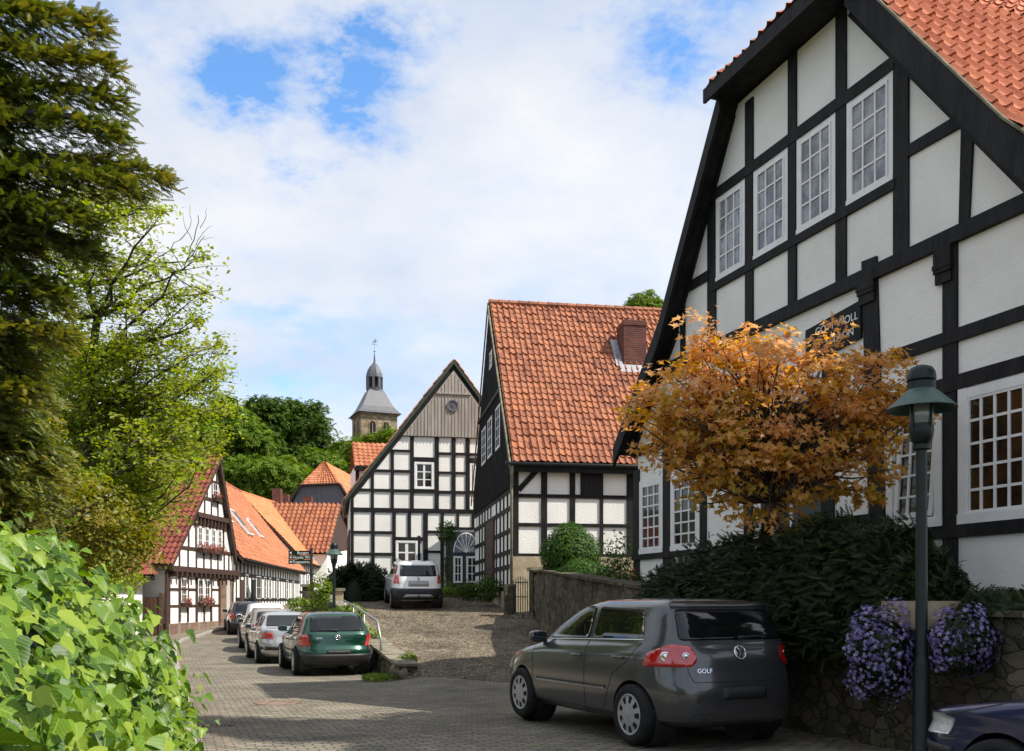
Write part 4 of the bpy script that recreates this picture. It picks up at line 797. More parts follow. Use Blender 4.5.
for f in fs:
    for uc in (1.85, 4.05):
        a = [(uc+.55*math.cos(i*math.pi/10), zt-1.75+.6*math.sin(i*math.pi/10)) for i in range(11)]+[(uc-.55, zt-3.9), (uc+.55, zt-3.9)]
        m = MB(); f.poly(m, a, -.1, .03); wn = m.build('belfry_window', 'timber', h); m = MB()
        for i in range(10): f.bar(m, a[i], a[i+1], .16, .0, .09+(i % 2)*.004)
        f.rect(m, uc-.64, uc-.5, zt-3.9, zt-1.75, 0, .094); f.rect(m, uc+.5, uc+.64, zt-3.9, zt-1.75, 0, .095); f.rect(m, uc-.05, uc+.05, zt-3.9, zt-1.5, 0, .086); f.rect(m, uc-.7, uc+.7, zt-4.1, zt-3.9, 0, .15)
        m.build('stone_surround', 'ashlar', wn)
# ================================================================ white building and brown gate on the left
l0 = Fr(-14.9, 35.5, -.99, .12, 1)
h = thing('white_outbuilding', 'small white building with dark eaves, half hidden by trees before the left gable house', 'house', l0.pt(1.4, 0))
w = MB(); l0.poly(w, [(0.9, -.2), (.9, 3.0), (2.4, 4.8), (4, 3.0), (4, -.2)], -3.5, 0); w.build('wall', 'plaster', h)
b = MB(); l0.poly(b, strip([(.4, 2.5), (2.4, 5.0), (4.5, 2.5)], .18), -3.6, .25); b.build('verge_board', 'timber', h)
for a, s_ in ((.35, 1), (4.55, 2)): tileroof(l0.pt(a, 2.55, .3), l0.pt(a, 2.55, -3.8), l0.pt(2.4, 5.1, .3), l0.pt(2.4, 5.1, -3.8), 'roof', 'tile_red', h, .3, .35, .02, .03, 3, seed=70+s_)
gtf = Fr(-14.75, 39.7, -.99, -.10, 1)
h = thing('wooden_gate', 'brown board gate between the white building and the left gable house', 'gate', gtf.pt(.9, 0))
for i in range(12): pass
m = MB(); gtf.rect(m, .05, 1.9, -.25, 1.62, -.02, .02)
for i in range(12): gtf.rect(m, .07+i*.153, .07+i*.153+.135, -.22, 1.6, .015, .045)
m.build('board_panel', 'gatewood', h)
m = MB(); gtf.rect(m, .0, .14, -.3, 1.8, -.08, .08); m.build('gate_post', 'gatewood', h); m = MB(); gtf.rect(m, 1.85, 2.0, -.3, 1.8, -.08, .08); m.build('gate_post', 'gatewood', h)
# ================================================================ cars
def paint(name, c, c2=None, metal=.5, rough=.28): return pm(name, c, c2 or tuple(x*1.06 for x in c), 2, rough, metal=metal, coat=1., spec=.5)
M['p_grey'] = paint('grey_metallic_paint', (.062, .061, .062)); M['p_green'] = paint('dark_green_paint', (.005, .050, .030), metal=.45)
M['p_silver'] = paint('silver_paint', (.42, .42, .42)); M['p_white'] = paint('white_paint_car', (.84, .84, .82), metal=0); M['p_dark'] = paint('dark_blue_grey_paint', (.03, .035, .045)); M['p_blue'] = paint('navy_blue_paint', (.012, .018, .07))
M['p_champ'] = paint('champagne_paint', (.36, .34, .29))
M['rubber'] = pm('tyre_rubber', (.010, .010, .010), (.022, .021, .02), 10, .8, spec=.25)
M['blackplastic'] = pm('black_plastic', (.012, .012, .013), (.02, .02, .02), 10, .55)
M['hub'] = pm('silver_hubcap', (.46, .46, .46), (.38, .38, .38), 6, .35, metal=.55)
M['chrome'] = pm('chrome', (.75, .75, .76), None, 3, .12, metal=1)
M['lamp_red'] = pm('red_lamp_lens', (.42, .008, .010), (.55, .015, .015), 14, .08, coat=1, spec=.8)
M['lamp_clear'] = pm('clear_lamp_lens', (.55, .56, .56), (.75, .76, .76), 14, .08, coat=1, spec=.8)
M['plate'] = pm('plain_plate', (.42, .42, .42), (.36, .36, .36), 3, .5)
M['darkplate'] = pm('dark_plate', (.014, .014, .015), None, 3, .6)
def cr_levels(lv, sub=4):
    A_ = np.array(lv, float); n = len(A_); out = []
    for i in range(n-1):
        p0, p1, p2, p3 = A_[max(i-1, 0)], A_[i], A_[i+1], A_[min(i+2, n-1)]
        for k in range(sub):
            t = k/sub; out.append(.5*((2*p1)+(-p0+p2)*t+(2*p0-5*p1+4*p2-p3)*t*t+(-p0+3*p1-3*p2+p3)*t**3)*.6 + .4*(p1*(1-t)+p2*t))
    out.append(A_[-1]); return out
NP_ = 72
def carbody(lv):
    """lv: levels (zfront, zrear, xfront, xrear, halfwidth, exponent) stacked bottom to top"""
    L_ = cr_levels(lv); V = []; F = []
    for (zf, zr, xf, xr, w, n) in L_:
        xc, a = (xf+xr)/2, (xf-xr)/2
        for j in range(NP_):
            th = 2*math.pi*(j+.5)/NP_; c, s_ = math.cos(th), math.sin(th)
            x = math.copysign(abs(c)**(2/n), c); y = math.copysign(abs(s_)**(2/n), s_)
            X = xc+a*x; t = (X-xr)/(xf-xr+1e-9); taper = 1-.055*max(0, (t-.62)/.38)**2-.03*max(0, (.22-t)/.22)**2
            crown = .0
            V.append((X, w*y*taper, zr+(zf-zr)*t**4))
    k = len(L_)
    F = [(i*NP_+j, i*NP_+(j+1) % NP_, (i+1)*NP_+(j+1) % NP_, (i+1)*NP_+j) for i in range(k-1) for j in range(NP_)]
    # bottom and top caps as fans
    V.append((0, 0, L_[0][1])); b = len(V)-1; F += [((j+1) % NP_, j, b) for j in range(NP_)]
    V.append(((L_[-1][2]+L_[-1][3])/2, 0, L_[-1][1]+.006)); b = len(V)-1; o = (k-1)*NP_; F += [(o+j, o+(j+1) % NP_, b) for j in range(NP_)]
    return V, F
def rp(pts, r, k=4):
    """round the corners of a 2D polygon"""
    out = []; n = len(pts)
    for i in range(n):
        p = Vector(pts[i]); a = Vector(pts[i-1])-p; b = Vector(pts[(i+1) % n])-p
        d = min(r, a.length*.45, b.length*.45); A_ = p+a.normalized()*d; B_ = p+b.normalized()*d
        for j in range(k+1): t = j/k; out.append((A_*(1-t)**2+p*2*t*(1-t)+B_*t*t))
    return out
def fillpoly(pts, h):
    pts = [Vector(p) for p in pts]; b = []
    for i in range(len(pts)):
        p, q = pts[i], pts[(i+1) % len(pts)]; m = max(1, int((q-p).length/h)); b += [p.lerp(q, k/m) for k in range(m)]
    n = len(b); xs_ = [p.x for p in b]; ys_ = [p.y for p in b]; inn = []
    def inside(p):
        r_ = False
        for i in range(n):
            a, c = b[i], b[i-1]
            if (a.y > p.y) != (c.y > p.y) and p.x < (c.x-a.x)*(p.y-a.y)/(c.y-a.y)+a.x: r_ = not r_
        return r_
    y = min(ys_)+h/2
    while y < max(ys_):
        x = min(xs_)+h/2
        while x < max(xs_):
            p = Vector((x, y))
            if inside(p) and min((p-q).length for q in b) > h*.45: inn.append(p)
            x += h
        y += h
    r_ = delaunay_2d_cdt(b+inn, [(i, (i+1) % n) for i in range(n)], [], 1, 1e-5)
    return r_[0], r_[2], n
class Car:
    def __init__(s, lv, pt, label, loc, fwd, z, name='parked_car', pitch=0, cat='car', group=None):
        s.root = thing(name, label, cat, (loc[0], loc[1], z), math.atan2(fwd[1], fwd[0]), group); s.root.rotation_euler.y = pitch
        s.V, s.F = carbody(lv); s.bvh = BVHTree.FromPolygons([Vector(v) for v in s.V], s.F); s.paint = pt; s.lv = lv
    def body(s, wheels, R_=.34):
        mb = MB(); mb.v, mb.f = s.V, s.F; o = mb.build('body', s.paint, s.root, local=True)
        cut = MB()
        for x, y in wheels: cut.tube([(x, y+.16*math.copysign(1, y)*2, R_*.95), (x, y-.22*math.copysign(1, y), R_*.95)], R_*1.13, 40)
        c = cut.build('cut', None, s.root, local=True); md = o.modifiers.new('b', 'BOOLEAN'); md.object = c; md.operation = 'DIFFERENCE'; md.solver = 'EXACT'
        dg = bpy.context.evaluated_depsgraph_get(); dg.update(); me = bpy.data.meshes.new_from_object(o.evaluated_get(dg)); o.modifiers.clear(); o.data = me; bpy.data.objects.remove(c)
        me.polygons.foreach_set('use_smooth', [True]*len(me.polygons)); me.set_sharp_from_angle(angle=R(32)); s.bo = o
        if not me.materials: me.materials.append(M[s.paint])
        return o
    def hit(s, o, d):
        r_ = s.bvh.ray_cast(Vector(o), Vector(d).normalized()); return r_
    def decal(s, name, pts, mode, mat, off=.004, h=.05, parent=None, rr=.03, side=1, th=.012, ctr=None):
        """panel lying on the body: polygon in side (x,z), rear/front (y,z) or wrap (angle,z) coordinates"""
        P2, Fs, nb = fillpoly(rp(pts, rr) if rr else [Vector(p) for p in pts], h); vs_ = []; inn = []
        last = None
        for p in P2:
            if mode == 'side': o, d = Vector((p.x, 3*side, p.y)), Vector((0, -side, 0))
            elif mode == 'rear': o, d = Vector((-4, p.x, p.y)), Vector((1, 0, 0))
            elif mode == 'front': o, d = Vector((4, p.x, p.y)), Vector((-1, 0, 0))
            elif mode == 'top': o, d = Vector((p.x, p.y, 4)), Vector((0, 0, -1))
            else:
                c = Vector((ctr[0], ctr[1]*side, p.y)); d = Vector((-math.cos(p.x), math.sin(p.x)*side, 0)); o = c+d*3; d = -d
                if ctr[0] > 0: d2 = Vector((math.cos(p.x), math.sin(p.x)*side, 0)); o = c+d2*3; d = -d2
            r_ = s.hit(o, d)
            if r_[0] is None: q, n_ = (last or (o+d*3, -d))
            else: q, n_ = r_[0], r_[1]
            last = (q, n_); 
            if n_.dot(d) > 0: n_ = -n_
            vs_.append(q+n_*off); inn.append(q-n_*th)
        n = len(vs_); f = []
        for t in Fs:
            a, b, c = (vs_[i] for i in t[:3]); nn = (b-a).cross(c-a)
            t = tuple(t); f.append(t if nn.dot(vs_[t[0]]-inn[t[0]]) > 0 else t[::-1])
        mb = MB(); mb.add(vs_+inn[:nb], f+[(i, (i+1) % nb, (i+1) % nb+n, i+n) for i in range(nb)])
        return mb.build(name, mat, parent or s.root, smooth=True, local=True)
    def wheel(s, x, y, R_=.315, W_=.2, hub='hub', holes=9):
        sg = math.copysign(1, y); m4 = Matrix.Translation((x, y, R_)) @ Matrix.Rotation(R(-90)*sg, 4, 'X')
        w_ = W_/2; ty = MB().lathe([(R_*.62, -w_*.8), (R_*.9, -w_), (R_*.985, -w_*.8), (R_, -w_*.4), (R_, w_*.4), (R_*.985, w_*.8), (R_*.93, w_*.99), (R_*.80, w_*1.06), (R_*.66, w_*.9)], 40, m4).build('wheel', 'rubber', s.root, True, True)
        MB().lathe([(R_*.70, -w_*.5), (R_*.70, w_*.35), (.001, w_*.35)], 30, m4, False).build('brake_drum', 'blackplastic', ty, False, True)
        mb = MB(); nA = 72; prof = [(.70, .86), (.665, .98), (.63, .93), (.60, .90), (.55, .92), (.46, .96), (.38, .99), (.30, 1.01), (.20, .99), (.10, 1.03), (.005, 1.04)]
        for r_, z in prof:
            for j in range(nA): a = 2*math.pi*j/nA; mb.v.append(tuple(m4 @ Vector((R_*r_*math.cos(a), R_*r_*math.sin(a), w_*z))))
        per = nA/holes
        for i in range(len(prof)-1):
            for j in range(nA):
                fr = ((j+.5) % per)/per
                if 3 <= i <= 5 and .24+.05*(i == 5) < fr < .76-.05*(i == 5): continue
                mb.f.append((i*nA+j, i*nA+(j+1) % nA, (i+1)*nA+(j+1) % nA, (i+1)*nA+j))
        mb.build('rim', hub, ty, True, True)
    def mirror(s, x, y, z, pt):
        sg = math.copysign(1, y); m = MB(); n = 12
        for i, (t, r_) in enumerate(((0, .35), (.12, .8), (.35, 1), (.75, .98), (.92, .9), (1, .7))):
            for j in range(n): a = 2*math.pi*j/n; m.v.append((x+.06-.12*t+0, y+sg*.10+.115*r_*math.copysign(abs(math.cos(a))**.7, math.cos(a)), z+.075*r_*math.copysign(abs(math.sin(a))**.7, math.sin(a))))
        m.f = [(i*n+j, i*n+(j+1) % n, (i+1)*n+(j+1) % n, (i+1)*n+j) for i in range(5) for j in range(n)]+[tuple(range(n)), tuple(5*n+j for j in range(n))]
        m.box((x+.03, y+sg*.0, z-.06), .06, .12, .03); o = m.build('mirror', pt, s.root, True, True)
        g = MB(); g.box((x-.063, y+sg*.10, z), .006, .17, .105); g.build('mirror_glass', 'glass_car', o, False, True)
    def handle(s, x, z, side, pt):
        r_ = s.hit((x, 3*side, z), (0, -side, 0))
        if r_[0]:
            y = r_[0].y; m = MB(); m.tube([(x-.10, y-.01*side, z), (x-.085, y+.028*side, z+.004), (x, y+.036*side, z+.006), (x+.085, y+.028*side, z+.004), (x+.10, y-.01*side, z)], .013, 8); m.build('door_handle', pt, s.root, True, True)
    def seam(s, pts, mode, side=1, wd=.008, name='panel_gap'):
        """a fine dark shut line, drawn on the body along a polyline"""
        mb = MB(); run = []
        for i in range(len(pts)-1):
            a, b = Vector(pts[i]), Vector(pts[i+1]); k = max(2, int((b-a).length/.05))
            for j in range(k+(i == len(pts)-2)):
                p = a.lerp(b, j/k); r_ = s.hit((p.x, 3*side, p.y), (0, -side, 0)) if mode == 'side' else s.hit((-4, p.x, p.y), (1, 0, 0))
                if r_[0]: run.append(r_[0]+(r_[1] if r_[1].dot(Vector((0, side, 0)) if mode == 'side' else Vector((-1, 0, 0))) > 0 else -r_[1])*.0005)
        if len(run) > 2: mb.tube(run, wd*.5, 5).build(name, 'blackplastic', s.root, True, True)
    def wiper(s, y0, z0, y1, z1):
        pts = []
        for k in range(7):
            t = k/6; r_ = s.hit((-4, y0+(y1-y0)*t, z0+(z1-z0)*t), (1, 0, 0)); pts.append(r_[0]+Vector((-.03, 0, .01)))
        MB().tube(pts, [.02, .014, .012, .011, .01, .01, .008], 6).build('rear_wiper', 'blackplastic', s.root, True, True)
    def badge(s, y, z, r_, emblem, parent):
        h_ = s.hit((-4, y, z), (1, 0, 0)); p, n_ = h_[0], h_[1]; n_ = -n_ if n_.x > 0 else n_
        q = n_.to_track_quat('Z', 'Y').to_matrix().to_4x4(); m4 = Matrix.Translation(p+n_*.004) @ q; up = (Vector((0, 0, 1))-n_*n_.z).normalized(); rt = up.cross(n_)
        m = MB(); mj = [p+n_*.008+(rt*math.cos(a)+up*math.sin(a))*r_ for a in [2*math.pi*i/24 for i in range(25)]]; m.tube(mj, r_*.13, 6)
        P = lambda a, b: p+n_*.010+rt*a*r_+up*b*r_
        if emblem == 'vw':
            for a in ([(-.42, .85), (0, .05), (.42, .85)], [(-.86, .32), (-.42, -.80), (0, .02), (.42, -.80), (.86, .32)]): m.tube([P(*q_) for q_ in a], r_*.10, 5)
        else:
            m.tube([P(.6*math.cos(t)*.8, .6*math.sin(t)) for t in [i*.5 for i in range(13)]], r_*.14, 5); m.tube([P(-.2, -.5), P(.2, .6)], r_*.12, 5)
        b = m.build('emblem', 'chrome', parent, True, True)
        d = MB().lathe([(r_, .0), (r_*.9, .004), (.001, .006)], 24, m4).build('emblem_disc', 'blackplastic', b, True, True)
    def word(s, tx, y, z, size):
        h_ = s.hit((-4, y, z), (1, 0, 0)); p, n_ = h_[0], h_[1]; n_ = -n_ if n_.x > 0 else n_; up = (Vector((0, 0, 1))-n_*n_.z).normalized(); rt = up.cross(n_)
        wm = ROOTM[s.root.name]; text('lettering', tx, size, wm @ (p+n_*.004), wm.to_3x3() @ rt, wm.to_3x3() @ up, 'chrome', s.root, .003)
def mirrored(car, name, pts, mat, **k):
    for sd in (1, -1): car.decal(name, pts, 'side', mat, side=sd, **k)
HATCH5 = [(.20, .22, 1.90, -1.93, .76, 5.5), (.27, .29, 2.04, -2.06, .845, 6), (.42, .44, 2.09, -2.105, .872, 5.5), (.56, .60, 2.09, -2.105, .878, 5.5), (.66, .78, 2.03, -2.06, .876, 5.5), (.73, .92, 1.94, -2.035, .866, 5.6), (.79, 1.005, 1.76, -2.005, .835, 6), (.98, 1.05, 1.02, -1.97, .80, 7), (1.15, 1.17, .68, -1.91, .757, 8), (1.32, 1.33, .31, -1.82, .705, 8), (1.43, 1.44, .04, -1.73, .655, 7), (1.485, 1.495, -.16, -1.62, .565, 5.5), (1.508, 1.516, -.38, -1.34, .32, 3.5)]
HATCH4 = [(.20, .22, 1.88, -1.90, .75, 5), (.28, .30, 2.0, -2.02, .83, 5), (.42, .44, 2.06, -2.07, .862, 5), (.56, .575, 2.06, -2.07, .868, 5), (.66, .70, 2.01, -2.0, .866, 5), (.72, .84, 1.95, -1.985, .858, 6.5), (.77, .93, 1.80, -1.965, .83, 7.5), (.93, .97, .95, -1.94, .795, 7.5), (1.11, 1.11, .62, -1.84, .735, 7.5), (1.27, 1.27, .28, -1.72, .672, 6.5), (1.375, 1.38, .02, -1.62, .61, 4.6), (1.415, 1.42, -.15, -1.5, .52, 4), (1.435, 1.44, -.35, -1.2, .28, 3)]
SUV = [(.30, .32, 1.92, -1.95, .78, 5), (.38, .40, 2.02, -2.08, .86, 5.5), (.52, .54, 2.10, -2.11, .888, 5.5), (.66, .68, 2.10, -2.11, .893, 5.5), (.80, .84, 2.04, -2.07, .892, 5.5), (.90, .98, 1.95, -2.05, .882, 5.5), (.96, 1.06, 1.8, -2.035, .855, 5.5), (1.07, 1.10, 1.0, -2.02, .83, 5.5), (1.26, 1.26, .74, -1.97, .785, 5.5), (1.45, 1.45, .40, -1.91, .735, 5.2), (1.58, 1.585, .10, -1.86, .69, 5), (1.63, 1.64, -.1, -1.78, .60, 4), (1.655, 1.665, -.4, -1.4, .32, 3)]
SEDAN = [(.20, .22, 1.98, -2.05, .74, 5), (.28, .30, 2.12, -2.18, .82, 5), (.44, .46, 2.18, -2.23, .85, 5), (.58, .60, 2.17, -2.23, .856, 5), (.68, .74, 2.1, -2.19, .852, 5), (.73, .88, 2.02, -2.17, .842, 6.5), (.78, .97, 1.8, -2.12, .80, 7.5), (.94, .995, .95, -1.55, .77, 5), (1.10, 1.10, .60, -1.30, .71, 5), (1.26, 1.26, .24, -1.02, .64, 5), (1.36, 1.365, -.02, -.85, .58, 4.5), (1.40, 1.405, -.2, -.72, .48, 4), (1.42, 1.425, -.35, -.6, .26, 3)]
def common(c, lv, wb, front_ax, hub='hub', Rw=.315, trackw=.80, holes=9, lower='blackplastic'):
    xa = front_ax; wl = [(xa, trackw), (xa, -trackw), (xa-wb, trackw), (xa-wb, -trackw)]
    c.body(wl, Rw*1.02)
    for x, y in wl: c.wheel(x, y*(1+.0), Rw, .2, hub, holes)
    for x, y in wl:
        sg = math.copysign(1, y); m = MB(); m.lathe([(Rw*1.14, -.02), (Rw*1.14, .25), (.02, .25)], 28, Matrix.Translation((x, y-sg*.02, Rw*.98)) @ Matrix.Rotation(R(90)*sg, 4, 'X'), False); m.build('wheel_well', 'blackplastic', c.root, False, True)
def hatch(lv, pt, label, loc, fwd, z, kind, group, pitch=0):
    c = Car(lv, pt, label, loc, fwd, z, pitch=pitch, group=group); g5 = kind == 5; dz = 0 if g5 else -.035; dx = 0 if g5 else .04
    common(c, lv, 2.578 if g5 else 2.51, 1.221 if g5 else 1.21)
    for sd in (1, -1):
        f = c.decal('side_window', [(.80, 1.04+dz), (-.36, 1.075+dz), (-.34, 1.42+dz), (.03, 1.425+dz)] if g5 else [(.76, .965), (-.13, .985), (-.10, 1.345), (.02, 1.355)], 'side', 'glass_car', side=sd, rr=.05, off=.012, h=.03)
        c.decal('side_window', [(-.43, 1.075+dz), (-1.46, 1.105+dz), (-1.34, 1.395+dz), (-.43, 1.42+dz)] if g5 else [(-.20, 1.03), (-1.17, 1.06), (-1.06, 1.35), (-.20, 1.385)], 'side', 'glass_car', side=sd, rr=.07)
        if g5: c.decal('window_trim', [(.88, 1.012), (-1.48, 1.084), (-1.48, 1.100), (.88, 1.026)], 'side', 'chrome', side=sd, rr=0, off=.008, h=.1)
        c.seam([(.92, .93), (.90, .40), (.80, .30), (-.40 if g5 else -.18, .30), (-.40 if g5 else -.16, 1.04)], 'side', sd); c.seam([(-.40 if g5 else -.17, .32), (-.80, .33), (-1.0, .72), (-1.25, .85), (-1.45, 1.06)], 'side', sd)
        c.decal('side_moulding', [(.78, .52), (-.85, .54), (-.85, .575), (.78, .555)], 'side', pt if g5 else 'blackplastic', side=sd, rr=.01, off=.012, h=.12)
        c.handle(-.22 if g5 else -.02, .87 if g5 else .79, sd, pt); c.handle(-1.10 if g5 else -.93, .89 if g5 else .81, sd, pt); c.mirror(.72, sd*.79, 1.05+dz, pt)
        c.decal('sill', [(.78, .22), (-.95, .24), (-.95, .30), (.78, .29)], 'side', 'blackplastic', side=sd, rr=.01, off=.003, h=.1)
        c.decal('headlight', [(R(2), .62), (R(52), .66), (R(50), .76), (R(4), .73)], 'wrap', 'lamp_clear', side=sd, ctr=(1.35, .3), rr=.02, h=.04)
    if g5:
        c.decal('rear_window', [(-.655, 1.09), (.655, 1.09), (.595, 1.40), (-.595, 1.40)], 'rear', 'glass_car', rr=.06, h=.06, off=.006)
        for sd in (1, -1):
            t = c.decal('tail_light', [(R(8), .90), (R(13), .835), (R(66), .82), (R(60), .95), (R(30), 1.055), (R(12), 1.03)], 'wrap', 'lamp_red', side=sd, ctr=(-1.35, .42), rr=.05, h=.03, off=.012)
            for an, zz_, r_ in ((36, .93, .055), (18, .94, .042)):
                a = R(an); q = c.hit(Vector((-1.35, .42*sd, zz_))+Vector((-math.cos(a), math.sin(a)*sd, 0))*3, Vector((math.cos(a), -math.sin(a)*sd, 0)))
                n_ = Vector((-math.cos(a), math.sin(a)*sd, 0)); m4 = Matrix.Translation(q[0]+n_*.012) @ n_.to_track_quat('Z', 'Y').to_matrix().to_4x4()
                MB().lathe([(r_, 0), (r_*.9, .006), (r_*.72, .004), (r_*.5, .004), (.001, .010)], 20, m4).build('lens_ring', 'chrome', t, True, True)
        c.badge(0, .965, .068, 'vw', c.root); c.word('GOLF', .53, .775, .062)
        c.seam([(.61, 1.05), (.61, .78), (.57, .685), (-.57, .685), (-.61, .78), (-.61, 1.05)], 'rear'); c.decal('number_plate', [(-.27, .51), (.27, .51), (.27, .625), (-.27, .625)], 'rear', 'darkplate', rr=.015, h=.1, off=.008)
        c.decal('bumper_insert', [(-.80, .23), (.80, .23), (.82, .40), (-.82, .40)], 'rear', 'blackplastic', rr=.03, h=.1, off=.002)
        c.wiper(-.02, 1.105, .40-.75, 1.12); c.decal('roof_spoiler', [(-.60, 1.415), (.60, 1.415), (.58, 1.455), (-.58, 1.455)], 'rear', pt, rr=.01, off=.03, h=.08)
        for y in (-.55, -.3, .3, .55):
            q = c.hit((-4, y, .50), (1, 0, 0)); MB().lathe([(.012, 0), (.010, .004), (.001, .004)], 12, Matrix.Translation(q[0]+Vector((-.002, 0, 0))) @ Matrix.Rotation(R(-90), 4, 'Y')).build('parking_sensor', 'blackplastic', c.root, False, True)
    else:
        c.decal('rear_window', [(-.62, 1.00), (.62, 1.00), (.545, 1.345), (-.545, 1.345)], 'rear', 'glass_car', rr=.06, h=.06, off=.006)
        for sd in (1, -1): c.decal('tail_light', [(R(20), .68), (R(60), .66), (R(56), .93), (R(25), .93)], 'wrap', 'lamp_red', side=sd, ctr=(-1.35, .40), rr=.03, h=.03, off=.010)
        if kind == 4:
            c.badge(0, .875, .055, 'vw', c.root); c.word('GOLF', .48, .84, .055); c.word('TDI', -.36, .84, .05)
        c.seam([(.62, .97), (.62, .70), (.58, .60), (-.58, .60), (-.62, .70), (-.62, .97)], 'rear'); c.decal('number_plate', [(-.26, .50), (.26, .50), (.26, .585), (-.26, .585)], 'rear', 'darkplate', rr=.015, h=.1, off=.006)
        c.decal('bumper', [(-.80, .25), (.80, .25), (.83, .50), (-.83, .50)], 'rear', 'blackplastic', rr=.03, h=.08, off=.012); c.wiper(.0, 1.02, .42, 1.03)
        q = c.hit((-4, 0, .26), (1, 0, 0))
    return c
def sedan(pt, label, loc, fwd, z, group):
    c = Car(SEDAN, pt, label, loc, fwd, z, group=group); common(c, SEDAN, 2.6, 1.28, Rw=.31, trackw=.775)
    for sd in (1, -1):
        c.decal('side_window', [(.72, 1.0), (-.17, 1.01), (-.15, 1.33), (-.02, 1.335)], 'side', 'glass_car', side=sd, rr=.05, off=.012, h=.03); c.decal('side_window', [(-.24, 1.01), (-1.18, 1.02), (-.88, 1.30), (-.24, 1.33)], 'side', 'glass_car', side=sd, rr=.06)
        c.seam([(.9, .9), (.85, .3), (-.2, .3), (-.2, .97)], 'side', sd); c.handle(-.05, .82, sd, pt); c.handle(-1.0, .84, sd, pt); c.mirror(.68, sd*.78, .99, pt)
        c.decal('tail_light', [(R(8), .70), (R(50), .70), (R(46), .87), (R(10), .87)], 'wrap', 'lamp_red', side=sd, ctr=(-1.5, .40), rr=.03, h=.03, off=.01)
        c.decal('side_moulding', [(.85, .50), (-.9, .52), (-.9, .56), (.85, .54)], 'side', 'blackplastic', side=sd, rr=.01, off=.01, h=.12)
    c.decal('rear_window', [(-.60, 1.03), (.60, 1.03), (.50, 1.33), (-.50, 1.33)], 'rear', 'glass_car', rr=.05, h=.06, off=.006)
    c.decal('number_plate', [(-.26, .66), (.26, .66), (.26, .76), (-.26, .76)], 'rear', 'plate', rr=.01, h=.1, off=.008); c.decal('bumper_strip', [(-.8, .40), (.8, .40), (.8, .50), (-.8, .50)], 'rear', 'blackplastic', rr=.02, h=.1, off=.008)
    return c
ROW = 'cars parked along the right side of the road'
FW = Vector((-.428, .904)).normalized(); RT = Vector((FW.y, -FW.x))
# grey hatchback in front: its left rear wheel at pixel (637, 745)
rw = PX(637, 745, 9.73); fz = lambda x, y: G(x, y)
lc = Vector((rw.x, rw.y))+RT*.88*.9+FW*1.357
hatch(HATCH5, 'p_grey', 'grey metallic hatchback parked in the foreground, in front of the garden wall', lc, FW, roadz(9)+.005, 5, None)
# green hatchback and the row behind it
FWg = Vector((-.35, .937)).normalized(); RTg = Vector((FWg.y, -FWg.x)); rc = PX(338.5, 600, 20.9); gl = Vector((rc.x, rc.y))+FWg*2.06
hatch(HATCH4, 'p_green', 'dark green hatchback with red tail lights, nearest car of the row along the low wall', gl, FWg, roadz(22)+.005, 4, ROW)
p2 = Vector((PX(292, 600, 25.6).x, 25.6)); f2 = Vector((-.36, .933)).normalized(); sedan('p_silver', 'pale silver sedan parked directly ahead of the green hatchback', p2+f2*2.2, f2, roadz(27), ROW)
p3 = Vector((PX(276, 600, 30.8).x, 30.8)); hatch(HATCH4, 'p_champ', 'champagne grey car between the silver sedan and the white car', p3+f2*2.05, f2, roadz(32), 0, ROW)
p4 = Vector((PX(268, 600, 36).x, 36)); f4 = Vector((-.34, .94)).normalized(); hatch([tuple([a[0]*1.07, a[1]*1.07]+list(a[2:])) for a in HATCH4], 'p_white', 'taller white car in the row, behind the silver cars', p4+f4*2.05, f4, roadz(38)-.02, 0, ROW)
p5 = Vector((PX(249.5, 600, 41.2).x, 41.2)); hatch(HATCH4, 'p_dark', 'dark car at the far left end of the parked row', p5+f4*2.05, f4, roadz(43)-.05, 0, ROW)
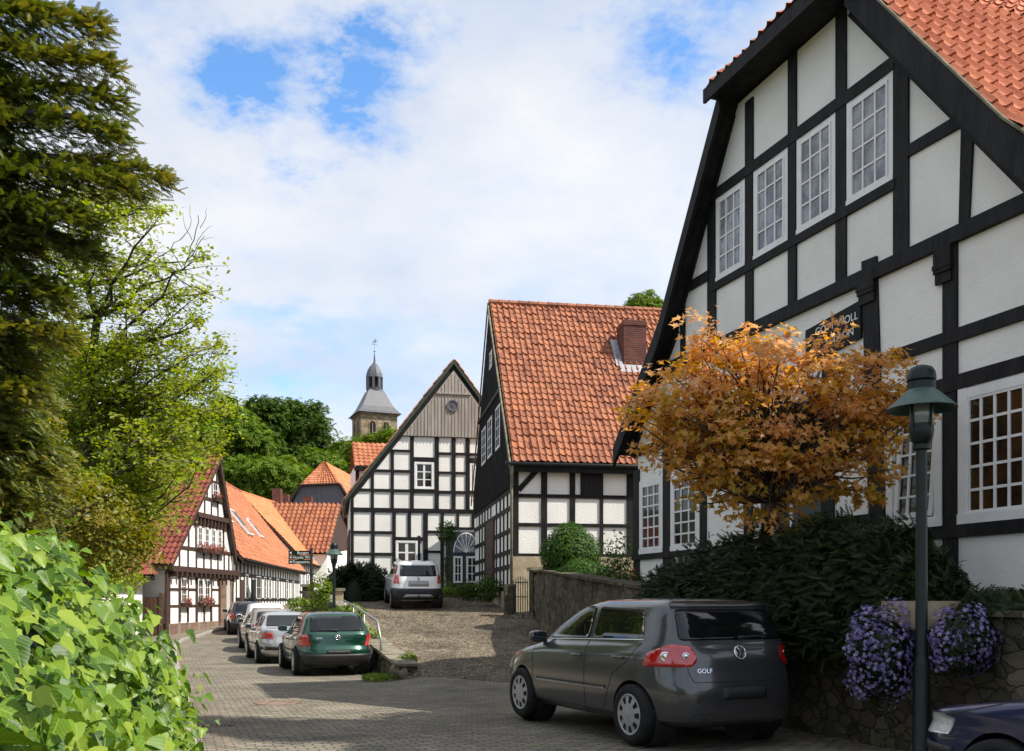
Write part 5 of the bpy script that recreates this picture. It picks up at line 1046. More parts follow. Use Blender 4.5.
# white SUV in the yard
def suv(label, loc, fwd, z, pitch):
    c = Car(SUV, 'p_white', label, loc, fwd, z, pitch=pitch); common(c, SUV, 2.58, 1.22, Rw=.345, trackw=.80)
    for sd in (1, -1):
        c.decal('side_window', [(.80, 1.12), (-.13, 1.14), (-.10, 1.53), (.16, 1.54)], 'side', 'glass_car', side=sd, rr=.05, off=.012, h=.03); c.decal('side_window', [(-.20, 1.14), (-1.12, 1.16), (-1.08, 1.53), (-.20, 1.545)], 'side', 'glass_car', side=sd, rr=.06); c.decal('side_window', [(-1.20, 1.18), (-1.72, 1.20), (-1.66, 1.50), (-1.18, 1.53)], 'side', 'glass_car', side=sd, rr=.06)
        c.decal('sill_cladding', [(.85, .34), (-.85, .36), (-.85, .54), (.85, .52)], 'side', 'blackplastic', side=sd, rr=.02, off=.01, h=.1)
        c.decal('tail_light', [(R(21), .90), (R(55), .90), (R(50), 1.20), (R(28), 1.20)], 'wrap', 'lamp_red', side=sd, ctr=(-1.4, .42), rr=.04, h=.03, off=.015)
        c.seam([(.92, .95), (.9, .45), (.8, .4), (-.18, .4), (-.16, 1.1)], 'side', sd); c.handle(-.03, 1.0, sd, 'p_white'); c.handle(-.95, 1.02, sd, 'p_white'); c.mirror(.76, sd*.83, 1.13, 'blackplastic')
        m = MB(); m.tube([(.1, sd*.58, 1.60), (.0, sd*.60, 1.69), (-1.5, sd*.60, 1.71), (-1.66, sd*.58, 1.63)], .018, 8); m.build('roof_rail', 'steel', c.root, True, True)
    c.decal('rear_window', [(-.64, 1.155), (.64, 1.155), (.60, 1.53), (-.60, 1.53)], 'rear', 'glass_car', rr=.06, h=.07, off=.006)
    c.decal('bumper', [(-.83, .36), (.83, .36), (.85, .74), (-.85, .74)], 'rear', 'blackplastic', rr=.04, h=.08, off=.015); c.decal('skid_plate', [(-.52, .44), (.52, .44), (.44, .54), (-.44, .54)], 'rear', 'steel', rr=.02, h=.08, off=.03)
    c.decal('number_plate', [(-.27, .86), (.27, .86), (.27, .97), (-.27, .97)], 'rear', 'plate', rr=.01, h=.1, off=.008); c.decal('plate_recess', [(-.36, .81), (.36, .81), (.34, 1.0), (-.34, 1.0)], 'rear', 'steel', rr=.03, h=.1, off=.003)
    c.badge(0, 1.065, .045, 'o', c.root); c.wiper(.05, 1.17, -.35, 1.20); m = MB(); m.tube([(-2.08, 0, .40), (-2.2, 0, .40), (-2.22, 0, .50)], .022, 8); m.lathe([(.001, -.03), (.028, 0), (.001, .03)], 10, Matrix.Translation((-2.22, 0, .52))); m.build('tow_bar', 'iron', c.root, True, True)
ys_ = PX(418.5, 600, 32.2); fs_ = Vector((-.21, .978)).normalized(); pit = -math.atan((yardz(35.5)-yardz(32.9))/2.6)
sl2 = Vector((ys_.x, ys_.y))+fs_*2.1; suv('white compact SUV with black bumper parked on the cobbles before the grey boarded gable', sl2, fs_, (yardz(32.9)+yardz(35.5))/2+.0, pit)
# navy car cut by the frame at the lower right
fb = PX(893, 600, 6.7); lb = Vector((fb.x, fb.y))+RT*.80-FW*2.10
c = Car(HATCH4, 'p_blue', 'navy blue car cut off by the lower right corner, its headlight beside the lamp post', lb, FW, .0); common(c, HATCH4, 2.51, 1.21)
for sd in (1, -1):
    c.decal('headlight', [(R(6), .56), (R(58), .60), (R(64), .71), (R(50), .735), (R(8), .70)], 'wrap', 'lamp_clear', side=sd, ctr=(1.35, .3), rr=.03, h=.03, off=.008)
    c.decal('side_window', [(.76, .965), (-.13, .985), (-.10, 1.345), (.02, 1.355)], 'side', 'glass_car', side=sd, rr=.05); c.mirror(.72, sd*.80, .98, 'p_blue')
    c.seam([(1.62, .74), (.95, .92)], 'side', sd); c.decal('side_moulding', [(.78, .48), (-.85, .50), (-.85, .54), (.78, .52)], 'side', 'blackplastic', side=sd, rr=.01, off=.012, h=.12)
    c.decal('bumper_strip', [(1.62, .46), (2.02, .46), (2.02, .52), (1.62, .52)], 'side', 'blackplastic', side=sd, rr=.01, off=.01, h=.05)
c.decal('windscreen', [(.86, -.62), (.86, .62), (.22, .52), (.22, -.52)], 'top', 'glass_car', rr=.06, h=.08, off=.006)
# ================================================================ street lamps
def lamp(label, X, Y, z, H=3.62):
    h = thing('street_lamp', label, 'street lamp', (X, Y, z), group='green street lamps'); m4 = Matrix.Translation((X, Y, z))
    MB().lathe([(.12, 0), (.12, .05), (.075, .12), (.072, .9), (.062, .95), (.052, 1.0), (.046, H-.75), (.075, H-.74), (.075, H-.70), (.05, H-.68)], 20, m4).build('post', 'iron_green', h, auto=40)
    MB().lathe([(.05, H-.70), (.09, H-.66), (.105, H-.58), (.10, H-.52), (.06, H-.50)], 20, m4).build('lamp_cup', 'iron_green', h, auto=40)
    MB().lathe([(.085, H-.53), (.10, H-.46), (.105, H-.36), (.09, H-.33)], 20, m4).build('lamp_glass', 'lampglass', h, auto=40)
    m = MB()
    for i in range(4): a = i*math.pi/2+.4; m.tube([(X+.105*math.cos(a), Y+.105*math.sin(a), z+H-.55), (X+.115*math.cos(a), Y+.115*math.sin(a), z+H-.30)], .012, 6)
    m.build('cage', 'iron_green', h)
    MB().lathe([(.285, H-.375), (.295, H-.385), (.28, H-.365), (.20, H-.29), (.14, H-.235), (.118, H-.215), (.112, H-.20), (.10, H-.21), (.13, H-.245), (.27, H-.385), (.295, H-.39)], 36, m4, False).build('lamp_shade', 'copper', h, auto=50)
    MB().lathe([(.118, H-.215), (.118, H-.15), (.108, H-.14), (.122, H-.13), (.122, H-.10), (.112, H-.055), (.09, H-.02), (.05, H-.003), (.001, H)], 24, m4).build('lamp_dome', 'iron_green', h, auto=40)
lamp('green street lamp with conical shade in the foreground, before the big shaded gable house', PX(921.5, 600, 8.3).x, 8.3, .02, 3.55)
lamp('distant green street lamp standing beside the green hatchback and the sign', PX(334, 600, 30).x, 30, roadz(30), 3.62-.05)
# ================================================================ signpost
sx_, sy_ = PX(311.5, 600, 31.5).x, 31.5; h = thing('signpost', 'green direction sign of three lines on a post, before the orange roofs', 'signpost', (sx_, sy_, roadz(31)))
m = MB(); m.tube([(sx_, sy_, roadz(31)), (sx_, sy_, 3.25)], .045, 10); m.build('post', 'iron', h)
for i, (tx) in enumerate(('Burgen', 'Hotels Waren', 'Puppenmuseum')):
    zc_ = PX(0, 552.8+i*4.55, 31.5).z; x0, x1 = PX(288.6, 0, 31.5).x, sx_-.03; m = MB(); m.box(((x0+x1)/2, sy_, zc_), x1-x0, .035, .142); b = m.build('sign_board', 'iron_green', h)
    text('lettering', tx, .135, (x0+.14+.15*(i == 0), sy_-.02, zc_-.045), (1, 0, 0), (0, 0, 1), 'white_paint', b)
    a = MB(); a.prism([(x0+.10, sy_-.018, zc_+.045), (x0+.10, sy_-.018, zc_-.045), (x0+.03, sy_-.018, zc_)], (0, -.004, 0)); a.build('arrow', 'white_paint', b)
# ================================================================ garden wall along the yard, gate, pillar
def wallstrip(P, top, name, label, mat, width, cap=None, base=-.3, n=60, cat='wall', rough=.03, seed=3, capmat='sandstone'):
    """wall along a polyline P of (X,Y); top(Y) gives its height"""
    g = np.random.default_rng(seed); h = thing(name, label, cat, (P[len(P)//2][0], P[len(P)//2][1], 0)); pts = []
    for i in range(n+1):
        t = i/n*(len(P)-1); k = min(int(t), len(P)-2); pts.append(Vector(P[k]).lerp(Vector(P[k+1]), t-k))
    mb = MB(); K = 10; rings = []
    for i, p in enumerate(pts):
        d = (pts[min(i+1, n)]-pts[max(i-1, 0)]).normalized(); nn = Vector((d.y, -d.x)); tz = top(p.y); b0 = G(p.x-.15, p.y)+base; ring = []
        for j in range(K):
            z = b0+(tz-b0)*j/(K-1); q = p+nn*(g.normal(0, rough)); ring.append((q.x, q.y, z+g.normal(0, .01)))
        for j in (0, 1): q = p+nn*width; ring.append((q.x, q.y, tz if j == 0 else b0))
        rings.append(ring)
    m_ = K+2
    for r_ in rings: mb.v += r_
    mb.f = [(i*m_+j, (i+1)*m_+j, (i+1)*m_+(j+1) % m_, i*m_+(j+1) % m_) for i in range(n) for j in range(m_)]+[tuple(range(m_)), tuple(n*m_+j for j in reversed(range(m_)))]
    mb.build('stonework', mat, h)
    if cap:
        i = 0; c = MB()
        while i < n:
            k = min(n, i+int(g.integers(2, 5))); a, b = pts[i], pts[k]; d = (b-a); nn = Vector((d.y, -d.x)).normalized(); tz = (top(a.y)+top(b.y))/2
            q = [a-nn*.06+d*.01, b-nn*.06-d*.01, b+nn*(width+.05)-d*.01, a+nn*(width+.05)+d*.01]; za, zb_ = top(a.y)+.002, top(b.y)+.002
            c.prism([(q[0].x, q[0].y, za), (q[1].x, q[1].y, zb_), (q[2].x, q[2].y, zb_), (q[3].x, q[3].y, za)], (0, 0, cap*g.uniform(.85, 1.2))); i = k
        c.build('coping', capmat, h)
    return h
gw = [(a, b) for a, b in GWALL if b >= 4][::1]
wallstrip(gw, lambda Y: pl(Y, [(4, 1.30), (9, 1.36), (12, 1.45), (16, 1.72), (20, 1.98), (25, 2.25), (29.2, 2.36)]), 'garden_wall', 'rubble stone garden wall running from the iron gate past the grey hatchback', 'rubble', .38, .05, n=90, capmat='rubble')
def pillar(label, X, Y, z0, z1, wdt, mat='sandstone', name='stone_pillar', rot=.2):
    h = thing(name, label, 'pillar', (X, Y, z0)); m = MB(); m.box((X, Y, (z0+z1)/2-.1), wdt, wdt, z1-z0+.2, rot); m.build('shaft', mat, h)
    m = MB(); m.box((X, Y, z1+.05), wdt+.12, wdt+.12, .1, rot); m.build('cap', 'sandstone', h)
pp = PX(537, 600, 29.4); pillar('square stone gate pillar at the far end of the garden wall', pp.x+.08, 29.45, .9, 2.42, .55, 'rubble')
gx0, gx1 = PX(513.5, 600, 29.6).x, PX(527.5, 600, 29.5).x; h = thing('iron_gate', 'small black iron gate between the stone pillar and the middle house', 'gate', ((gx0+gx1)/2, 29.6, .95)); m = MB()
for i in range(7): x = gx0+(gx1-gx0)*i/6; m.tube([(x, 29.6, 1.0), (x, 29.6, 2.12+.12*math.sin(math.pi*i/6))], .014, 6)
for z in (1.1, 1.6, 2.05): m.tube([(gx0, 29.6, z), (gx1, 29.6, z)], .016, 6)
m.build('bars', 'iron', h)
h = thing('stone_pillar', 'low rubble pier between the iron gate and the corner of the middle house', 'pillar', (gx0-.15, 29.8, .9)); m = MB(); m.box((gx0-.12, 29.9, 1.35), .35, .5, 1.3, .1); m.build('shaft', 'rubble', h)
# low wall between road and yard, slab, boulder, handrail
rwp = [(x, y) for x, y in RWALL if y <= 38.5]; wallstrip([(x-.10, y) for x, y in rwp], lambda Y: max(yardz(Y), roadz(Y))+.10+ss(26, 30, Y)*.15, 'retaining_wall', 'low stone retaining wall between the parked row and the cobbled yard', 'rubble', .40, .06, n=50)
bp_ = PX(401, 668, 19.6); h = thing('boulder', 'round mossy boulder at the lower end of the low wall', 'boulder', (bp_.x, bp_.y, roadz(19.6)))
g = np.random.default_rng(8); bm = bmesh.new(); bmesh.ops.create_icosphere(bm, subdivisions=3, radius=1); m = MB()
from mathutils import noise
m.v = [tuple(Vector((bp_.x, bp_.y, roadz(19.6)+.18))+Vector((v.co.x*.23, v.co.y*.22, v.co.z*.20))*(1+.25*noise.noise(v.co*1.6))) for v in bm.verts]; m.f = [tuple(v.index for v in f.verts) for f in bm.faces]; bm.free(); m.build('stone', 'sandstone', h, smooth=True)
r0, r1, r2 = PX(344, 600.5, 29), PX(376.7, 620.5, 21.6), PX(381, 641, 21.3); h = thing('handrail', 'grey metal handrail sloping down along the low wall beside the green hatchback', 'handrail', (r1.x, r1.y, 0)); m = MB()
m.tube([r0, r0.lerp(r1, .5)+Vector((0, 0, .02)), r1, r1+Vector((.03, -.08, -.05)), r2, r2-Vector((0, 0, .4))], .028, 8); m.build('rail', 'steel', h, smooth=True)
for t in (.03, .35, .68): q = r0.lerp(r1, t); m = MB(); m.tube([q, (q.x, q.y, yardz(q.y)-.1)], .02, 8); m.build('rail_post', 'steel', h, smooth=True)
# stairs up from the road with sloping stone cheeks, posts and pillars
sp = Vector((PX(300, 600, 36).x, 36, 0)); h = thing('stone_steps', 'stone steps with sloping cheek walls between the parked row and the planted bed', 'steps', (sp.x, sp.y, roadz(36)))
for k, off in enumerate((-.5, .75)):
    m = MB(); a = sp+Vector((off*.9, off*.5, 0)); d = Vector((.75, .9, 0)); q = [a+Vector((0, 0, -.3)), a+Vector((0, 0, .55)), a+d+Vector((0, 0, 1.55)), a+d*1.6+Vector((0, 0, 1.62)), a+d*1.6+Vector((0, 0, -.3))]
    m.prism(q, (.22, -.12, 0)); m.build('cheek_wall', 'sandstone', h); m = MB(); m.tube([a+Vector((.1, -.06, 1.0)), a+d+Vector((.1, -.06, 2.0)), a+d*1.6+Vector((.1, -.06, 2.05))], .025, 6); m.tube([a+Vector((.1, -.06, .5)), a+Vector((.1, -.06, 1.0))], .02, 6); m.build('handrail', 'iron', h)
for i in range(6): m = MB(); c_ = sp+Vector((.1+.16*i, .25+.19*i, -.2+.1*i)); m.box(c_, 1.0, .3, .5+.2*i, .9-math.pi/2); m.build('step', 'sandstone', h)
q = PX(308, 600, 34.5); pillar('dark stone pillar at the top of the steps, left of the planted bed', q.x, 34.5, .2, PX(0, 587, 34.5).z, .42, 'rubble')
q = PX(339, 600, 32.5); pillar('slim tan sandstone pillar at the upper end of the handrail', q.x, 32.5, .6, PX(0, 591, 32.5).z, .30, 'plinth')
h = thing('planted_bed', 'raised earth bed with mound of soil behind the green hatchback', 'flower bed', (PX(308, 0, 31.8).x, 31.8, 0)); c_ = Vector((PX(308, 0, 32.2).x, 32.2, .55)); g = np.random.default_rng(4); m = MB(); n1_, n2_ = 24, 8
for j in range(n2_+1):
    for i in range(n1_): a = 2*math.pi*i/n1_; r_ = math.cos(j/n2_*math.pi/2); m.v.append((c_.x+1.0*r_*math.cos(a), c_.y+1.2*r_*math.sin(a), c_.z-.5+.95*math.sin(j/n2_*math.pi/2)+g.normal(0, .03)))
m.f = [(j*n1_+i, j*n1_+(i+1) % n1_, (j+1)*n1_+(i+1) % n1_, (j+1)*n1_+i) for j in range(n2_) for i in range(n1_)]; m.build('mound', 'soil', h, smooth=True)
# litter bin at the far door, drain grate, manhole
q = l1.pt(9.0, .15, .8); h = thing('litter_bin', 'dark litter bin beside the doorway right of the left gable house', 'bin', (q.x, q.y, .1)); MB().lathe([(.20, .15), (.24, .95), (.27, .97), (.27, 1.03), (.10, 1.22), (.001, 1.25)], 16, Matrix.Translation((q.x, q.y, .1))).build('bin_body', 'iron', h, auto=40); MB().lathe([(.22, .0), (.21, .16)], 16, Matrix.Translation((q.x, q.y, .1))).build('foot', 'iron', h)
gx, gy = PX(196, 0, 11.6).x+.05, 11.6; h = thing('drain_grate', 'rusty drain grate in the gutter by the left kerb', 'drain', (gx, gy, roadz(gy))); m = MB(); z = roadz(gy)+.012
m.box((gx+.2, gy, z), .40, .40, .008, .33); m.build('frame', 'brick_brown', h); m = MB()
for i in range(7): m.box((gx+.2+(i-3)*.05*math.cos(.33), gy+(i-3)*.05*math.sin(.33), z+.007), .028, .34, .008, .33)
m.build('bars', 'iron', h)
mx_, my_ = PX(278, 0, 14.5).x, 14.5; h = thing('manhole_cover', 'round manhole cover set in the shaded paving', 'manhole', (mx_, my_, roadz(my_))); MB().lathe([(.36, .004), (.36, .012), (.32, .014), (.31, .010), (.001, .011)], 36, Matrix.Translation((mx_, my_, roadz(my_)))).build('lid', 'brick_brown', h, auto=40)
# ================================================================ leaf materials
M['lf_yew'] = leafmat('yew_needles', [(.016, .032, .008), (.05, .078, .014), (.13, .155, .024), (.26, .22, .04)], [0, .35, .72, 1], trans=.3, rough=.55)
M['lf_young'] = leafmat('yellow_green_leaves', [(.14, .19, .018), (.24, .31, .03), (.35, .39, .045), (.42, .36, .05)], [0, .4, .8, 1], trans=.55)
M['lf_amber'] = leafmat('amber_green_leaves', [(.10, .115, .014), (.20, .20, .022), (.32, .24, .03)], trans=.45)
M['lf_ivy'] = leafmat('bright_ivy_leaves', [(.025, .075, .005), (.09, .185, .010), (.18, .28, .018), (.29, .37, .045)], [0, .4, .8, 1], trans=.38, rough=.42, spec=.35, veins=True)
M['lf_wood'] = leafmat('wood_leaves', [(.055, .095, .010), (.10, .165, .016), (.16, .235, .024)], trans=.3, rough=.6, spec=.12)
M['lf_wood2'] = leafmat('dark_wood_leaves', [(.030, .062, .010), (.058, .105, .015), (.095, .155, .02)], trans=.25, rough=.6, spec=.12)
M['lf_bright'] = leafmat('light_green_leaves', [(.08, .13, .012), (.14, .21, .02), (.21, .29, .03)], trans=.4, spec=.15)
M['lf_maple'] = leafmat('copper_maple_leaves', [(.24, .22, .028), (.46, .30, .04), (.64, .34, .075), (.72, .41, .17), (.80, .52, .29)], [0, .22, .45, .70, 1], trans=.5, rough=.42)
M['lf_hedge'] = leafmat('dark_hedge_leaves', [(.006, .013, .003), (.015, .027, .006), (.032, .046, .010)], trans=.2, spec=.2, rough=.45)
M['lf_box'] = leafmat('boxwood_leaves', [(.022, .062, .008), (.045, .105, .012), (.08, .15, .02)], trans=.25, spec=.15, rough=.6)
M['violet'] = leafmat('violet_petals', [(.12, .07, .26), (.24, .17, .42), (.48, .42, .62)], trans=.25)
M['orange_petal'] = leafmat('orange_petals', [(.35, .08, .03), (.5, .16, .08)], trans=.25)
M['twig'] = pm('dead_twigs', (.05, .04, .03), (.10, .08, .06), 8, .9)
# ================================================================ ivy hedge in the left foreground
offs = [(.30, .06), (.55, .02), (.86, 0), (1.12, -.11), (1.33, -.19), (1.54, -.40), (1.70, -.65), (1.80, -.90), (1.87, -1.4), (1.9, -2.2)]
def ivyface(Y, s, push=0):
    s = min(max(s, 0), 8.999); k = int(s); t = s-k; z = offs[k][0]*(1-t)+offs[k+1][0]*t; o = offs[k][1]*(1-t)+offs[k+1][1]*t
    k2 = min(k, 8); tz, to = offs[k2+1][0]-offs[k2][0], offs[k2+1][1]-offs[k2][1]; l = math.hypot(tz, to); n_ = (tz/l, -to/l)
    bump = .09*math.sin(Y*2.3+s*1.1)+.06*math.sin(Y*5.1-s*2.0)
    return Vector((-.337*Y+o+n_[0]*(push+bump)-.12, Y, z+n_[1]*(push+bump)-.04)), Vector((n_[0], -.28, n_[1]))
h = thing('ivy_hedge', 'bright green ivy covered hedge filling the lower left foreground', 'hedge', (-2, 3.2, 0)); g = np.random.default_rng(5)
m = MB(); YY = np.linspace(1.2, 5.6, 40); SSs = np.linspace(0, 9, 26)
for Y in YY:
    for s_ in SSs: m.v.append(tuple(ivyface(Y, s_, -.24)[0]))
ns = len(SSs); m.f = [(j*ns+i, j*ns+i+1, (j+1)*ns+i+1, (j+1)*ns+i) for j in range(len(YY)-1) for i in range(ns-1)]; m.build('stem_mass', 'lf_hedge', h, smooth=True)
P, Nn, T = [], [], []
for _ in range(15000):
    Y = 1.75+3.85*g.random()**.9; p, n_ = ivyface(Y, g.random()*9, -.26*g.random()+.07*g.normal()); P.append(p); Nn.append(n_+Vector((.15, -.1, .65))); T.append(Vector((.55, -.25, -.75))+n_*.3)
for Y, s_, ln in ((4.3, 5.3, .35), (4.7, 4.9, .40), (4.6, 5.6, .30), (3.9, 2.4, .16), (3.5, 1.7, .18), (3.2, 1.2, .2), (3.1, 7, .25), (2.6, 7.2, .2), (3.6, 3.4, .12)):      # sprigs that stand out
    p, n_ = ivyface(Y, s_, 0)
    for k in range(9): t = k/8; P.append(p+Vector((.35*ln*t*(1 if s_ < 5 else .4), 0, ln*t*(1 if s_ > 4 else -.5)))); Nn.append(Vector((.3, -.6, .6))); T.append(Vector((.6*(-1)**k, -.2, -.2)))
P = np.array(P); sz = .026+.050*g.random(len(P))**1.6; leaves('leafage', P, np.array(Nn), sz, 'ivy', 'lf_ivy', h, tipdir=np.array(T), jit=.62, seed=5)
# ================================================================ dark yew at upper left
g = np.random.default_rng(12); yb = Vector((-5.9, 9.6, .6)); h = thing('yew_tree', 'dark drooping conifer towering at the upper left edge', 'tree', yb)
m = MB(); tp = [yb+Vector((.05*math.sin(i), .05*math.cos(i*1.3), i*.75)) for i in range(14)]; m.tube(tp, [.26-.016*i for i in range(14)], 10); m.build('trunk', 'bark', h, smooth=True)
m = MB(); P, Nn, T, RV = [], [], [], []
def bough(z0, az, ln, rise, droop, dens=1.):
    s = Vector((yb.x, yb.y, z0)); d = Vector((math.cos(az), math.sin(az), 0)); side = Vector((-d.y, d.x, 0)); pts = []
    for i in range(9): t = i/8; pts.append(s+d*ln*t+Vector((0, 0, rise*t-droop*t*t)))
    m.tube(pts, [.05*(1-t/9)+.008 for t in range(9)], 5); rv0 = g.random()*.35
    for i in range(int(ln*46*dens)):
        t = .12+.88*g.random()**.8; k = min(int(t*8), 7); c = pts[k].lerp(pts[k+1], t*8-k); sd = g.choice((-1, 1)); L1_ = (.10+.50*(1-t)**.7)*min(1, ln/2.0)*g.uniform(.4, 1.2)
        tw = side*sd*.8+d*.75; e = c+tw*L1_+Vector((0, 0, -.35*L1_-.16*g.random()))
        for q in range(6):
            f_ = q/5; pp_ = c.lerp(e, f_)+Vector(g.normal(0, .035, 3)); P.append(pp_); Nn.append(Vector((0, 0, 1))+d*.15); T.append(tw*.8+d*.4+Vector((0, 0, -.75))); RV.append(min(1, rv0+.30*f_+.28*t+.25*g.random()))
for i in range(150):
    z0 = 1.6+8.4*(i/149); az = g.uniform(-math.pi, math.pi) if i % 3 else g.uniform(-2.2, .5); zr = z0
    ln = pl(zr, [(1, 1.5), (2.5, 1.6), (3.6, 1.7), (4.6, 1.75), (6, 1.6), (8, 1.5), (10, 1.1)])*g.uniform(.52, .76); bough(z0, az, ln, .25*ln, .65*ln)
for (x, y, Z, dr) in ((162, 172, 9.3, .25), (132, 184, 9.0, .4), (120, 97, 9.5, .2), (112, 62, 9.4, .3), (100, 22, 9.5, .3), (120, 130, 9.2, .4), (88, 215, 8.9, .4), (60, 330, 8.8, .4), (95, 250, 9.2, .5), (70, 290, 9, .4), (45, 390, 8.8, .3)):
    e = PX(x, y, Z); v_ = e-Vector((yb.x, yb.y, 0)); ln = math.hypot(v_.x, v_.y); bough(e.z+dr*ln*.35, math.atan2(v_.y, v_.x), ln, .10*ln, .10*ln+dr*ln*.35, 1.25)
m.build('branches', 'bark', h, smooth=True); q_ = MB(); q_.lathe([(.05, 1.2), (.4, 1.8), (.55, 3.5), (.55, 5.0), (.55, 6.5), (.5, 8), (.4, 9.5), (.1, 10.8)], 14, Matrix.Translation((yb.x-.1, yb.y, 0))); q_.v = [tuple(Vector(p)+Vector(g.normal(0, .08, 3))) for p in q_.v]
for _ in range(16000):
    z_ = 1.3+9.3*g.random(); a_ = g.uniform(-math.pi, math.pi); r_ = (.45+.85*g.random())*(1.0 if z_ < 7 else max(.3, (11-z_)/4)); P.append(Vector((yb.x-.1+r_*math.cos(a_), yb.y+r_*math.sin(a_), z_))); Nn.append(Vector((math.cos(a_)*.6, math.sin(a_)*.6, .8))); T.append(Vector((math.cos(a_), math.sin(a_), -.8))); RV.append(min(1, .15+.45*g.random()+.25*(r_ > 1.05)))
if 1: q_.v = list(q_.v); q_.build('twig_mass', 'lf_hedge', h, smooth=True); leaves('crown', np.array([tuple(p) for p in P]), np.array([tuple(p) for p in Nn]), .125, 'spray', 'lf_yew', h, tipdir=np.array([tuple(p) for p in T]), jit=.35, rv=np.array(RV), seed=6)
# ================================================================ airy yellow-green tree on the left
g = np.random.default_rng(21); tb = Vector((PX(85, 0, 16.5).x, 16.5, .7)); h = thing('deciduous_tree', 'airy yellow-green tree with thin layered twigs behind the dark conifer', 'tree', tb); m = MB()
tt = PX(84, 235, 16.5); tr = limb(m, tb, tt, .17, .04, g, .02, 10, 8); m.build('trunk', 'bark', h, smooth=True); m = MB(); P, Nn, I = [], [], []
targets = [(208, 292), (200, 262), (195, 325), (212, 345), (214, 372), (222, 410), (205, 392), (190, 432), (175, 470), (215, 442), (160, 500), (170, 300), (150, 255), (135, 205), (165, 215), (110, 190), (80, 200), (120, 300), (140, 350), (60, 300), (40, 250), (30, 340), (100, 380), (150, 400), (60, 420), (20, 430), (120, 450), (90, 480), (50, 500), (130, 520), (20, 520), (160, 440), (185, 372), (10, 380), (105, 250), (75, 350), (180, 410), (110, 540), (70, 545), (35, 560), (145, 480), (195, 460), (5, 470), (128, 425)]
for (x, y) in targets:
    for rep in range(2 if y < 330 else 3):
        Z = 16.5+g.normal(0, 1.1); e = PX(x+g.normal(0, 4), y+g.normal(0, 5), Z); zb2 = max(1.6, min(e.z-.4-.25*abs(e.x-tb.x), tt.z)); k = int(np.argmin([abs(q.z-zb2) for q in tr])); pts = limb(m, tr[k], e, .035, .006, g, .10, 7, 5)
        for j in range(2, 8):
            for tw in range(4):
                a = pts[j]; d = Vector((g.normal(0, 1), g.normal(0, 1), g.normal(0, .25))); L_ = g.uniform(.25, .75)*(.6 if j == 7 else 1); b = a+d.normalized()*L_+Vector((0, 0, .05)); m.tube([a, a.lerp(b, .5)+Vector((0, 0, .03)), b], [.008, .006, .003], 3, False); rv0 = g.random()
                for q in range(13 if y < 330 else 19): t = .2+.8*g.random(); p_ = a.lerp(b, t)+Vector(g.normal(0, .075, 3))*1.0; P.append(tuple(p_)); Nn.append((d.x*.2, d.y*.2-.2, 1)); I.append(.55*rv0+.45*g.random())
for ax, ay, bx, by, r_ in ((95, 285, 160, 262, .035), (160, 262, 186, 262, .022), (160, 262, 203, 290, .016), (186, 262, 205, 236, .012), (186, 262, 198, 215, .012), (196, 245, 212, 226, .006), (200, 228, 207, 208, .006), (192, 240, 183, 212, .006), (203, 290, 214, 296, .006), (150, 266, 180, 240, .012), (180, 240, 190, 205, .007), (203, 240, 214, 238, .004)):   # bare bough
    limb(m, PX(ax, ay, 16.3), PX(bx, by, 16.3), r_, r_*.45, g, .10, 6, 5)
m.build('branches', 'bark', h, smooth=True); leaves('crown', np.array(P), np.array(Nn), .090, 'leaf', 'lf_young', h, jit=.55, rv=np.array(I), seed=8)
def rt(name, label, cat, x, Z, zb_, lobes_px, **k):
    b = (PX(x, 0, Z).x, Z, zb_); lob = []
    for (cx_, cy_, rx, ry, dz_) in lobes_px: c = PX(cx_, cy_, Z+dz_); s = (Z+dz_)/FPX; lob.append(((c.x, c.y, c.z), (rx*s, rx*s*.9, ry*s)))
    return tree(name, label, cat, b, lob, **k)
rt('deciduous_tree', 'amber tinged bushy tree low at the left edge behind the ivy', 'tree', 15, 12.5, .8, [(15, 470, 55, 60, 0), (70, 520, 60, 50, .5), (-20, 540, 50, 60, 0), (118, 548, 34, 34, 1.)], nclump=150, nper=55, cr=.34, lsize=.085, mat='lf_amber', trunk_r=.10, seed=33, branches=30)
rt('shrub', 'dense green shrub screening the white outbuilding', 'shrub', 115, 24, .6, [(118, 560, 36, 30, 0), (80, 580, 40, 30, -1), (138, 532, 22, 22, 1)], nclump=90, nper=70, cr=.42, lsize=.10, mat='lf_young', trunk_r=.07, seed=34, branches=15)
